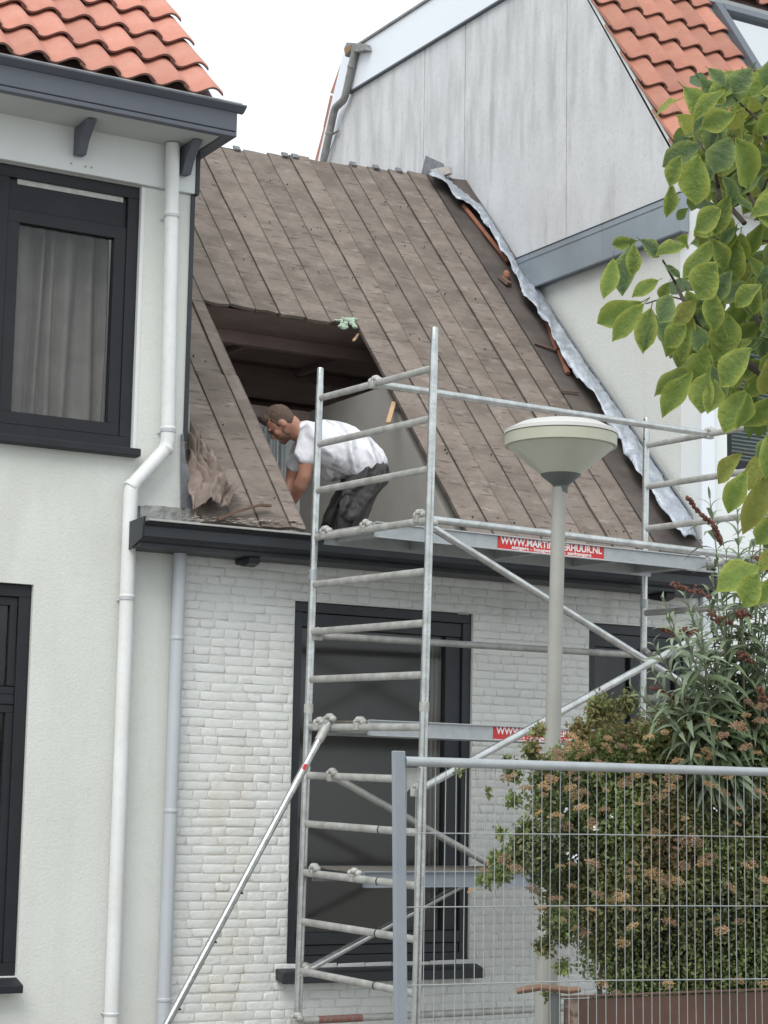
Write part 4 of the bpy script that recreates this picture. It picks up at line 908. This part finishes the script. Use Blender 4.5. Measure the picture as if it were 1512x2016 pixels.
organic(q, 'body', M_skin, PE, .0065, sm=3)
q = MB()
for s_ in (-1, 1): q.ball(H(.083, .004, s_ * .033), (.006, .012, .006), 8, HM)
q.build('eyes', M_void, PE, smooth='full')
q = MB(); q.ball(H(-.020, .030), (.090, .079, .096), 18, HM); q.ball(H(-.048, -.002), (.056, .071, .075), 12, HM); q.ball(H(.045, .088), (.040, .058, .030), 12, HM); q.ball(H(.072, .066), (.012, .036, .014), 8, HM)
for s_ in (-1, 1): q.ball(H(.012, .01, s_ * .068), (.014, .009, .03), 8, HM)
organic(q, 'hair', M_hair, PE, .006, .008, .03, 2)
q = MB(); q.ball(H(.03, -.066), (.056, .060, .050), 14, HM); q.ball(H(.066, -.094), (.028, .031, .021), 10, HM)
for s_ in (-1, 1): q.ball(H(.012, -.05, s_ * .055), (.018, .014, .04), 8, HM)
organic(q, 'beard', M_beard, PE, .006, .004, .02, 3)
q = MB()
limb(q, [(J(612, 862), .105), (J(640, 868), .145), (J(670, 876), .150), (J(700, 895), .150), (J(722, 912), .140)])
for dz in (-.10, .10): limb(q, [(J(612, 860, dz), .088), (J(650, 878, dz), .135), (J(690, 898, dz), .135), (J(718, 915, dz * .9), .125)])
q.ball(J(655, 915), (.11, .15, .11), 12); q.ball(J(690, 922), (.11, .16, .07), 12)
limb(q, [(J(606, 852), .078), (J(600, 850), .07)])
limb(q, [(J(613, 858, -.15), .088), (J(608, 876, -.18), .080), (J(602, 897, -.20), .074)])
limb(q, [(J(603, 870, .13), .080), (J(588, 895, .16), .066), (J(580, 916, .16), .062)])
organic(q, 'shirt', M_shirt, PE, .009, .016, .11, 7)
q = MB(); hk = [(J(723, 932, -.08), .135), (J(706, 975, -.10), .112), (J(694, 1020, -.10), .095), (J(684, 1066, -.10), .078)]
limb(q, hk); limb(q, [(J(723, 932, .08), .135), (J(690, 975, .09), .105), (J(662, 1020, .10), .088), (J(648, 1064, .10), .074)])
q.ball(J(728, 932), (.13, .15, .13), 14)
fl = lambda P: Vector((P.x + .10, P.y, 3.13))
for a in ((684, 1066, -.10), (648, 1064, .10)): limb(q, [(J(*a), .078), (J(*a).lerp(fl(J(*a)), .5), .062), (fl(J(*a)), .052)])
organic(q, 'trousers', M_trous, PE, .010, .020, .09, 6)
q = MB(); q.ball(J(690, 1000, -.20), (.085, .04, .085), 12); organic(q, 'thigh_pocket', M_trous, PE, .009, .02, .06, 2)
for a in ((684, 1066, -.10), (648, 1064, .10)):
    p_ = fl(J(*a)); q = MB(); q.ball((p_.x - .07, p_.y, 3.09), (.14, .05, .045), 14); q.box(p_.x - .20, p_.x + .05, p_.y - .045, p_.y + .045, 3.052, 3.075); organic(q, 'shoe', M_void, PE, .01)

# ================================================================== PLANTS
def leafmat(name, col, edge=None, trans=.3, rough=.5, rand=.2):
    m = mat(name, col, rough, tuple(c * .7 for c in col), 9, .55, rand=rand, bump=.012 if edge else 0, bscale=7); t = m.node_tree; L = t.links; b = t.nodes['Principled BSDF']
    if edge:
        at = t.nodes.new('ShaderNodeAttribute'); at.attribute_name = 'edge'; x = t.nodes.new('ShaderNodeMix'); x.data_type = 'RGBA'
        src = b.inputs['Base Color'].links[0].from_socket; mr = t.nodes.new('ShaderNodeMath'); mr.operation = 'MULTIPLY'; mr.inputs[1].default_value = .75
        pw = t.nodes.new('ShaderNodeMath'); pw.operation = 'POWER'; pw.inputs[1].default_value = 2.2
        L.new(at.outputs['Fac'], pw.inputs[0]); L.new(pw.outputs[0], mr.inputs[0]); L.new(mr.outputs[0], x.inputs['Factor']); L.new(src, x.inputs['A']); x.inputs['B'].default_value = (*edge, 1); L.new(x.outputs['Result'], b.inputs['Base Color'])
    tr = t.nodes.new('ShaderNodeBsdfTranslucent'); mx = t.nodes.new('ShaderNodeMixShader'); mx.inputs[0].default_value = trans
    src = b.inputs['Base Color'].links[0].from_socket if b.inputs['Base Color'].links else None
    if src: L.new(src, tr.inputs[0])
    out = t.nodes['Material Output']; L.new(b.outputs[0], mx.inputs[1]); L.new(tr.outputs[0], mx.inputs[2]); L.new(mx.outputs[0], out.inputs[0]); return m
ML = [leafmat('broad_leaf', (.17, .25, .05), (.46, .50, .10), .42, rough=.5), leafmat('broad_leaf_dull', (.115, .185, .075), (.36, .44, .13), .42, rough=.5), leafmat('broad_leaf_yellowing', (.29, .32, .07), (.42, .40, .09), .42, rough=.5)]
M_bark = mat('dark_twig', (.055, .042, .034), .85, (.10, .08, .06), 30, .6, bump=.002, bscale=60)
def broad_leaf(k, m):
    r = random.Random(k); q = MB(); n = 9; vs = []; ed = []; wmax = r.uniform(.24, .30); dr = r.uniform(.0, .55); fold = r.uniform(.15, .55); tw = r.uniform(-.4, .4); bend = r.uniform(-.16, .16)
    for i in range(n + 1):
        t = i / n; w_ = wmax * (math.sin(math.pi * t ** 1.25) ** .72 if 0 < t < 1 else 0) + .001
        if t > .85: w_ *= (1 - t) / .15 * .75 + .25 if t < 1 else 1
        for j in (-2, -1, 0, 1, 2):
            y = j / 2 * w_; wav = .035 * math.sin(t * 13 + j * 2 + k) * (abs(j) / 2)
            z = -dr * t * t + fold * abs(y) + wav + tw * y * t
            vs.append((t - .12 * dr * t * t, y + bend * t * t, z)); ed.append(abs(j) / 2 if 0 < i < n else 1)
    q.add(vs, [(i * 5 + j, i * 5 + j + 1, (i + 1) * 5 + j + 1, (i + 1) * 5 + j) for i in range(n) for j in range(4)])
    q.tube([(-.16, 0, .03), (-.06, 0, .008), (0, 0, 0)], .011, 4); ed += [0] * (len(q.v) - len(ed))
    me = q.mesh('leaf', m, smooth='full', merge=False)
    at = me.attributes.new('edge', 'FLOAT', 'POINT'); at.data.foreach_set('value', ed); return me
LV = [[broad_leaf(k * 3 + j, ML[j]) for k in range(6)] for j in range(3)]
TR = thing('broadleaf_tree', (PD(1640, 900, 5.9).x, PD(1640, 900, 5.9).y, 0), 'tree with big yellow-green leaves reaching in from the right edge', 'tree')
def branch(parent, px, d, r0_, r1_, name='branch', m=M_bark):
    n = len(px); P = [PD(x, y, d + (.05 * math.sin(i * 2.1))) for i, (x, y) in enumerate(px)]
    q = MB(); q.tube(P, [r0_ + (r1_ - r0_) * i / (n - 1) for i in range(n)], 8); return q.build(name, m, parent, smooth=True)
tb_ = PD(1640, 900, 5.9); q = MB(); q.tube([(tb_.x + .05, tb_.y, 0), (tb_.x + .02, tb_.y, 1.5), (tb_.x, tb_.y, tb_.z), tuple(PD(1650, 520, 5.9)), tuple(PD(1640, 150, 5.9))], [.07, .055, .045, .035, .02], 12); q.build('trunk', M_bark, TR, smooth=True)
for px_, a, b in (([(1640, 850), (1512, 745), (1440, 690), (1400, 668), (1375, 643), (1360, 612), (1345, 590), (1330, 558), (1305, 512)], .014, .003),
                  ([(1374, 642), (1340, 630), (1312, 617)], .004, .002), ([(1345, 590), (1318, 583), (1272, 598)], .003, .002), ([(1640, 560), (1560, 480), (1512, 438), (1487, 402), (1466, 372), (1452, 345)], .011, .004),
                  ([(1487, 402), (1500, 380), (1512, 350)], .004, .003), ([(1416, 390), (1414, 368), (1408, 340), (1380, 285), (1368, 262)], .0075, .002), ([(1466, 440), (1440, 410), (1416, 390)], .008, .006), ([(1640, 420), (1540, 320), (1505, 268), (1495, 238), (1468, 214), (1443, 190)], .008, .0025),
                  ([(1640, 700), (1530, 690), (1512, 660), (1490, 628), (1478, 590)], .012, .006), ([(1640, 950), (1512, 903), (1461, 893)], .006, .002), ([(1640, 1120), (1512, 1108), (1492, 1118)], .005, .002), ([(1495, 238), (1506, 210), (1512, 180)], .004, .002), ([(1416, 390), (1400, 430), (1370, 470)], .004, .002), ([(1560, 480), (1470, 470), (1400, 472)], .005, .002)):
    branch(TR, px_, 5.7, a, b)
def put_leaf(bx, by, tx, ty, d, kind, wscale=1.0, lift=None):
    A_ = PD(bx, by, d); B_ = PD(tx, ty, d + rnd.uniform(-.06, .05)); ax = (B_ - A_); L_ = ax.length; ax.normalize()
    nrm = (-FW + UP * rnd.uniform(.1, .9) + RT * rnd.uniform(-.6, .5)); nrm = (nrm - ax * nrm.dot(ax)).normalized(); sd_ = nrm.cross(ax)
    M = Matrix((ax, sd_, nrm)).transposed().to_4x4(); M.translation = A_
    o = inst('leaf', rnd.choice(LV[kind]), TR, M @ Matrix.Diagonal((L_ * 1.04, L_ * 1.12 * wscale, L_, 1)))
ex = [(1337, 196, 1272, 215, 2, 1), (1330, 225, 1371, 262, 2, 1), (1428, 177, 1366, 224, 0, .8), (1449, 223, 1380, 252, 0, 1.1), (1481, 134, 1443, 180, 1, 1.4), (1394, 135, 1428, 160, 1, 1), (1375, 302, 1354, 398, 0, 1), (1342, 304, 1311, 362, 0, .8), (1320, 360, 1327, 424, 0, .8),
      (1440, 270, 1405, 335, 1, 1.5), (1418, 250, 1390, 290, 1, 1.1), (1447, 270, 1505, 362, 0, 1), (1437, 383, 1404, 458, 0, .9), (1437, 383, 1482, 414, 1, .9), (1255, 474, 1201, 486, 0, .8), (1241, 484, 1224, 571, 1, 1), (1207, 508, 1203, 580, 0, .7), (1248, 481, 1246, 537, 0, .9), (1260, 472, 1303, 500, 1, 1.2),
      (1351, 484, 1306, 488, 0, .9), (1408, 470, 1356, 545, 0, .7), (1413, 515, 1363, 577, 0, 1.3), (1265, 594, 1173, 644, 0, .85), (1268, 598, 1207, 658, 0, .8), (1282, 606, 1262, 680, 0, .9), (1318, 555, 1296, 592, 0, 1.1), (1322, 582, 1298, 624, 1, 1.2), (1353, 640, 1305, 672, 0, 1.2), (1356, 672, 1320, 722, 0, 1.1), (1284, 640, 1272, 685, 1, .6),
      (1361, 725, 1289, 762, 0, .8), (1364, 732, 1308, 806, 0, .8), (1394, 732, 1368, 808, 0, 1.0), (1404, 745, 1413, 807, 0, 1), (1480, 685, 1406, 750, 0, 1.2), (1468, 768, 1420, 840, 0, 1.1), (1472, 773, 1470, 845, 0, .9), (1365, 637, 1392, 692, 1, 1.2), (1461, 892, 1399, 947, 2, .8), (1512, 885, 1475, 952, 2, 1), (1471, 924, 1432, 1008, 0, .8),
      (1512, 925, 1482, 1046, 2, .7), (1495, 1115, 1418, 1140, 0, 1.1), (1495, 1127, 1456, 1187, 0, 1.1), (1500, 1150, 1512, 1185, 1, 1), (1330, 470, 1370, 478, 0, .9), (1296, 552, 1252, 572, 0, .8), (1308, 520, 1340, 548, 1, .8), (1420, 345, 1462, 400, 1, .9), (1400, 470, 1440, 530, 0, 1), (1290, 620, 1330, 668, 1, 1)]
ex += [(1530, 1010, 1490, 1080, 0, 1), (1520, 860, 1488, 900, 1, 1), (1540, 1080, 1495, 1110, 2, 1), (1530, 1130, 1500, 1195, 0, 1), (1512, 850, 1530, 930, 0, 1), (1500, 560, 1440, 600, 0, 1), (1440, 530, 1400, 600, 1, 1.1), (1520, 780, 1480, 850, 0, 1.1)]
for bx, by, tx, ty, k_, ws in ex: put_leaf(bx, by, tx, ty, rnd.uniform(5.35, 5.7), k_, ws)
import functools
poly_ = [(1352, 225), (1400, 165), (1455, 150), (1560, 130), (1600, 500), (1600, 860), (1500, 830), (1440, 790), (1385, 745), (1335, 665), (1335, 600), (1375, 520), (1400, 460), (1345, 400), (1340, 320)]
def inside(x, y, P=poly_):
    c = False
    for i in range(len(P)):
        (a, b), (c_, d) = P[i], P[i - 1]
        if (b > y) != (d > y) and x < (c_ - a) * (y - b) / (d - b) + a: c = not c
    return c
k = 0
while k < 236:
    x_, y_ = rnd.uniform(1330, 1600), rnd.uniform(130, 870)
    if not inside(x_, y_): continue
    if (abs(x_ - 1470) < 45 and abs(y_ - 425) < 28) or (abs(x_ - 1385) < 30 and abs(y_ - 400) < 28 and rnd.random() < .8): continue
    a_ = rnd.gauss(R(112), R(42)); L_ = rnd.uniform(50, 98); d_ = rnd.uniform(5.5, 6.2)
    put_leaf(x_ - math.cos(a_) * L_ / 2, y_ - math.sin(a_) * L_ / 2, x_ + math.cos(a_) * L_ / 2, y_ + math.sin(a_) * L_ / 2, d_, rnd.choice((0, 0, 0, 1, 1, 2)), rnd.uniform(.75, 1.15)); k += 1

q = MB(); k = 0
while k < 420:
    x_, y_ = rnd.uniform(1345, 1780), rnd.uniform(80, 900)
    if not (inside(x_, y_) or x_ > 1575) or (abs(x_ - 1470) < 42 and abs(y_ - 425) < 25): continue
    a_ = rnd.gauss(R(112), R(50)); L_ = rnd.uniform(34, 70) / F * 6.3; ax = (RT * math.cos(a_) - UP * math.sin(a_) + FW * rnd.uniform(-.5, .5)).normalized()
    nrm = (-FW + UP * rnd.uniform(0, 1) + RT * rnd.uniform(-.7, .7)); nrm = (nrm - ax * nrm.dot(ax)).normalized(); M = Matrix((ax, nrm.cross(ax), nrm)).transposed().to_4x4(); M.translation = PD(x_, y_, rnd.uniform(5.9, 6.6))
    me = rnd.choice(LV[0]); M = M @ Matrix.Scale(L_, 4); q.add([M @ v.co for v in me.vertices], [list(f.vertices) for f in me.polygons], k % 2); k += 1
o = q.build('leaf_mass', [ML[0], ML[1]], TR, smooth='full', merge=False, normals=False); o['kind'] = 'stuff'

# butterfly bush
MBu = [leafmat('silver_leaf', (.25, .31, .20), None, .2), leafmat('grey_green_leaf', (.155, .21, .105), None, .2)]
M_stem = mat('pale_stem', (.17, .18, .11), .8); M_spike = mat('dried_spike', (.15, .065, .045), .95, (.09, .04, .03), 50, .7)
def lance(k, m):
    r = random.Random(k); q = MB(); n = 7; vs = []; dr = r.uniform(.25, .75); bd = r.uniform(-.2, .2)
    for i in range(n + 1):
        t = i / n; w_ = .105 * math.sin(math.pi * min(1, t * .98 + .02)) ** .8 * (1 - .35 * t) + .002
        for j in (-1, 0, 1): vs.append((t * (1 - .18 * t * dr), j * w_ + bd * t * t, -dr * t * t * .75 + .25 * abs(j) * w_ + .14 * math.sin(t * 3)))
    q.add(vs, [(i * 3 + j, i * 3 + j + 1, i * 3 + j + 4, i * 3 + j + 3) for i in range(n) for j in range(2)]); return q
LB = [[lance(k + 20 * j, None) for k in range(6)] for j in range(2)]
LBm = [[l.mesh('leaf', MBu[j], smooth='full', merge=False) for l in LB[j]] for j in range(2)]
bb = PD(1440, 1620, 8.7)
BB = thing('butterfly_bush', (bb.x, bb.y, 0), 'silvery narrow-leaved butterfly bush with brown dried flower spikes beside the scaffold', 'bush')
tips = [(1340, 1375), (1290, 1330), (1420, 1400), (1475, 1360), (1515, 1340), (1380, 1230), (1545, 1260), (1490, 1040), (1435, 1230), (1300, 1390), (1460, 1120), (1415, 1350), (1350, 1180), (1520, 1170), (1400, 1130), (1320, 1230), (1445, 1190), (1375, 1270), (1500, 1270), (1430, 1330), (1355, 1395), (1398, 985), (1452, 1015), (1505, 950), (1309, 1188), (1362, 1215), (1290, 1275), (1250, 1360), (1262, 1392), (1430, 1095), (1480, 1160), (1330, 1290), (1375, 1330), (1505, 1060), (1530, 1230), (1442, 1270), (1340, 1345), (1470, 1330), (1395, 1170), (1425, 1215), (1500, 1310), (1560, 1000), (1570, 1120), (1545, 1330), (1410, 1300), (1460, 1390), (1385, 1400), (1312, 1405), (1505, 1210), (1490, 1420), (1475, 1240), (1350, 1255)]
sil = []; cnt = 0
for (tx, ty) in tips:
    dt = rnd.uniform(8.3, 9.1); basep = (1450 + rnd.uniform(-40, 40), 1640); P = []
    for i in range(15):
        t = i / 14; x_ = basep[0] + (tx - basep[0]) * t ** 1.35; y_ = basep[1] + (ty - basep[1]) * t; P.append(PD(x_, y_, 8.7 + (dt - 8.7) * t))
    q = MB(); q.tube(P, [.008 - .0055 * i / 14 for i in range(15)], 6); q.build('stem', M_stem, BB, smooth=True)
    Ltot = sum((P[i + 1] - P[i]).length for i in range(14)); nn = max(5, int(min(Ltot * .85, 1.1) / .045)); ang = rnd.uniform(0, 3)
    for k in range(nn):
        t = 1 - k * .045 / Ltot; i = min(13, int(t * 14)); pt = P[i].lerp(P[i + 1], t * 14 - i); ax = (P[i + 1] - P[i]).normalized(); ang += R(90) + rnd.uniform(-.3, .3)
        e1 = ax.orthogonal().normalized(); e2 = ax.cross(e1); kd = 0 if k < 5 or rnd.random() < .35 else 1
        for sg in (0, math.pi):
            out = e1 * math.cos(ang + sg) + e2 * math.sin(ang + sg); d = (out * (.45 + .13 * min(k, 6)) + ax * max(.1, 1.0 - k * .15) + UP * .1).normalized()
            up_ = (ax - d * ax.dot(d)).normalized(); sd_ = up_.cross(d); ln = rnd.uniform(.105, .165) * min(1, .45 + k * .16)
            M = Matrix((d, sd_, up_)).transposed().to_4x4(); M.translation = pt; M = M @ Matrix.Diagonal((ln, ln * rnd.uniform(.8, 1.15), ln, 1))
            v_ = rnd.randrange(6)
            if k < 6 and cnt < 298: inst('leaf', LBm[kd][v_], BB, M); cnt += 1
            else: sil.append((kd, v_, M))
q = MB()
for kd, v_, M in sil: q.add([M @ Vector(a) for a in LB[kd][v_].v], LB[kd][v_].f, kd)
o = q.build('leaf_mass', MBu, BB, smooth='full', merge=False, normals=False); o['kind'] = 'stuff'
for (a, b, c, d, r_) in ((1322, 1147, 1402, 1176, 8), (1302, 1240, 1376, 1246, 9), (1398, 1206, 1442, 1232, 11), (1283, 1354, 1348, 1378, 8), (1352, 978, 1380, 1012, 4), (1400, 1026, 1420, 1070, 5), (1456, 1286, 1484, 1304, 8), (1452, 1206, 1476, 1216, 8), (1490, 1096, 1512, 1122, 6), (1494, 1355, 1515, 1400, 12), (1380, 1012, 1404, 1030, 4)):
    q = MB(); A_ = PD(a, b, 8.45); B_ = PD(c, d, 8.5)
    for i in range(60):
        t = i / 60; rr = r_ / F * 8.45 * (math.sin(math.pi * (t * .85 + .12)) ** .7); q.ball(A_.lerp(B_, t) + Vector((rnd.gauss(0, rr * .5), rnd.gauss(0, rr * .5), rnd.gauss(0, rr * .5))), rnd.uniform(.004, .009), 5)
    q.build('flower_spike', M_spike, BB, merge=False)

# flowering shrub behind the fence
MS = [leafmat('shrub_leaf_dark', (.090, .112, .050), None, .25, rand=0), leafmat('shrub_leaf_mid', (.180, .215, .085), None, .3, rand=0), leafmat('shrub_leaf_olive', (.255, .255, .095), None, .3, rand=0), leafmat('shrub_leaf_brown', (.27, .20, .10), None, .25, rand=0), leafmat('shrub_leaf_bright', (.24, .31, .11), None, .3, rand=0)]
sb = PD(1300, 1900, 8.6)
SB = thing('flowering_shrub', (sb.x, sb.y, 0), 'dense small-leaved shrub with faded orange-brown flower heads behind the mesh fence', 'shrub')
blobs = [(975, 1690, 14), (1020, 1650, 14), (905, 1520, 5), (960, 1560, 6), (1045, 1475, 20), (1000, 1500, 12), (1135, 1515, 62), (1075, 1520, 36), (1200, 1480, 75), (1290, 1470, 70), (1390, 1470, 85), (1490, 1450, 85), (1150, 1615, 88), (1085, 1580, 50), (1260, 1600, 115), (1380, 1600, 115), (1480, 1600, 120), (1075, 1690, 52), (1010, 1690, 30), (952, 1732, 16), (985, 1722, 20), (1130, 1750, 82), (1240, 1750, 115), (1370, 1760, 120), (1490, 1760, 120), (1105, 1820, 42), (1200, 1860, 72), (1300, 1890, 105), (1420, 1890, 105), (1510, 1880, 100), (1185, 1400, 36), (1235, 1385, 22), (1140, 1440, 26), (1010, 1525, 16), (1010, 1575, 16), (985, 1640, 12), (1060, 1440, 14), (1255, 1985, 90), (1400, 2000, 110), (1520, 1990, 120), (1590, 1500, 100), (1610, 1650, 120), (1610, 1820, 120), (1070, 1865, 20), (1040, 1640, 30), (1340, 1420, 45), (1085, 1960, 14), (1110, 1905, 16)]
q = MB(); kinds = []
def little(q, P, s_, mi):
    a_ = Vector((rnd.gauss(0, 1), rnd.gauss(0, 1), rnd.gauss(.3, .8))).normalized(); b_ = a_.orthogonal().normalized(); b_ = (b_ * math.cos(s_ * 999) + a_.cross(b_) * math.sin(s_ * 999)); c_ = a_.cross(b_)
    q.add([P, P + b_ * s_ * .5 + c_ * s_ * .28 + a_ * s_ * .08, P + b_ * s_, P + b_ * s_ * .5 - c_ * s_ * .28 + a_ * s_ * .08], [(0, 1, 2), (0, 2, 3)], mi)
for (bx, by, br) in blobs:
    nl = int(br * br * .46 * (.9 if br < 40 else 1)) + 14; ctr = PD(bx, by, 8.75 if br > 60 else 8.55); rr = br / F * 8.7
    for i in range(nl):
        d = Vector((rnd.gauss(0, 1), rnd.gauss(0, 1), rnd.gauss(0, 1))).normalized(); rad = rr * rnd.random() ** (.42) * 1.05
        rad *= 1 + .28 * noise.noise(d * 2.2 + Vector((bx, by, 0)) * .01) + .1 * noise.noise(d * 6)
        P = ctr + Vector((d.x * rad, d.y * rad * .85, d.z * rad))
        cl = noise.noise(P * 4.2) + rnd.gauss(0, .22); cl2 = noise.noise(P * 3.1 + Vector((9, 3, 1))) + rnd.gauss(0, .2)
        mi = 0 if cl < -.16 else 1
        if cl2 > .12: mi = 2
        if cl2 > .46: mi = 3
        if cl > .36: mi = 4
        if P.z > .02: little(q, P, rnd.uniform(.014, .030) * (1.6 if rad < rr * .6 else 1), mi)
o = q.build('leaf_mass', MS, SB, merge=False, normals=False); o['kind'] = 'stuff'
for i in range(12):
    x_ = 1180 + i * 30; q = MB(); A_ = Vector((PD(x_, 1960, 8.75).x, PD(x_, 1960, 8.75).y, 0)); B_ = PD(x_ + rnd.uniform(-60, 60), rnd.uniform(1500, 1700), 8.7)
    q.tube([A_, A_.lerp(B_, .5) + Vector((rnd.uniform(-.05, .05), 0, 0)), B_], [.009, .007, .003], 6); q.build('stem', M_bark, SB, smooth=True)
M_head = [leafmat('faded_head_orange', (.50, .33, .17), None, .2, rand=.25), leafmat('faded_head_brown', (.36, .225, .14), None, .2, rand=.25)]
hm = []
for k in range(5):
    q = MB()
    for i in range(170):
        a_ = rnd.uniform(0, 6.28); r_ = rnd.random() ** .5 * .034; P = Vector((r_ * math.cos(a_), r_ * math.sin(a_), .014 - r_ * r_ * 9 + rnd.uniform(-.008, .008))); little(q, P, rnd.uniform(.006, .012), 0)
    hm.append(q.mesh('flower_head', M_head[k % 2], merge=False, normals=False))
heads = [(1095, 1480), (1120, 1475), (1140, 1490), (1165, 1480), (1180, 1500), (1150, 1470), (1108, 1500), (1190, 1520), (1085, 1510), (1075, 1535), (1130, 1520), (1200, 1455), (1010, 1525), (1180, 1525), (1270, 1520), (1285, 1545), (1330, 1500), (1370, 1485), (1470, 1385), (1490, 1420), (1500, 1390), (1460, 1440), (1310, 1570), (1285, 1640), (1370, 1660), (1395, 1690), (1385, 1695), (1105, 1705), (1170, 1700), (1130, 1750), (1200, 1775), (1215, 1780), (1240, 1730), (1290, 1720), (1310, 1745), (1440, 1745), (995, 1690), (1010, 1710), (985, 1700), (930, 1755), (950, 1720), (1065, 1790), (1090, 1770), (1110, 1790), (1130, 1825), (1165, 1790), (1315, 1935), (1320, 1950), (1210, 1960), (1190, 1935), (1450, 1930), (1500, 1940), (1045, 1750), (1255, 1580), (1195, 1600), (1430, 1530), (1350, 1610), (1490, 1560), (1150, 1560), (1240, 1500), (1400, 1550), (1060, 1600), (1035, 1555), (1120, 1630), (1000, 1535), (1450, 1620), (1340, 1700), (1230, 1860), (1280, 1450), (1420, 1450), (1310, 1440), (1225, 1545), (1262, 1475)]
heads += [(rnd.uniform(1060, 1340), rnd.uniform(1450, 1575)) for _ in range(26)] + [(rnd.uniform(1090, 1512), rnd.uniform(1560, 1850)) for _ in range(34)] + [(rnd.uniform(1380, 1512), rnd.uniform(1400, 1500)) for _ in range(10)]
for (x_, y_) in heads:
    ss = rnd.uniform(.45, .95); P = PD(x_ + rnd.uniform(-5, 5), y_ + rnd.uniform(-5, 5), rnd.uniform(8.22, 8.42)); M = Matrix.Translation(P) @ Euler((rnd.uniform(-.2, .8), rnd.uniform(-.6, .6), 0)).to_matrix().to_4x4() @ Matrix.Scale(ss, 4); inst('flower_head', rnd.choice(hm), SB, M)
q = MB()
for i in range(14): P = PD(*rnd.choice([(1118, 1598), (1175, 1631), (1204, 1613), (1407, 1588), (1120, 1680), (1128, 1690), (1060, 1610)]), 8.25) + Vector((rnd.uniform(-.02, .02), 0, rnd.uniform(-.015, .015))); little(q, P, .016, 0); little(q, P, .014, 0)
o = q.build('white_petals', M_white, SB, merge=False, normals=False); o['kind'] = 'stuff'
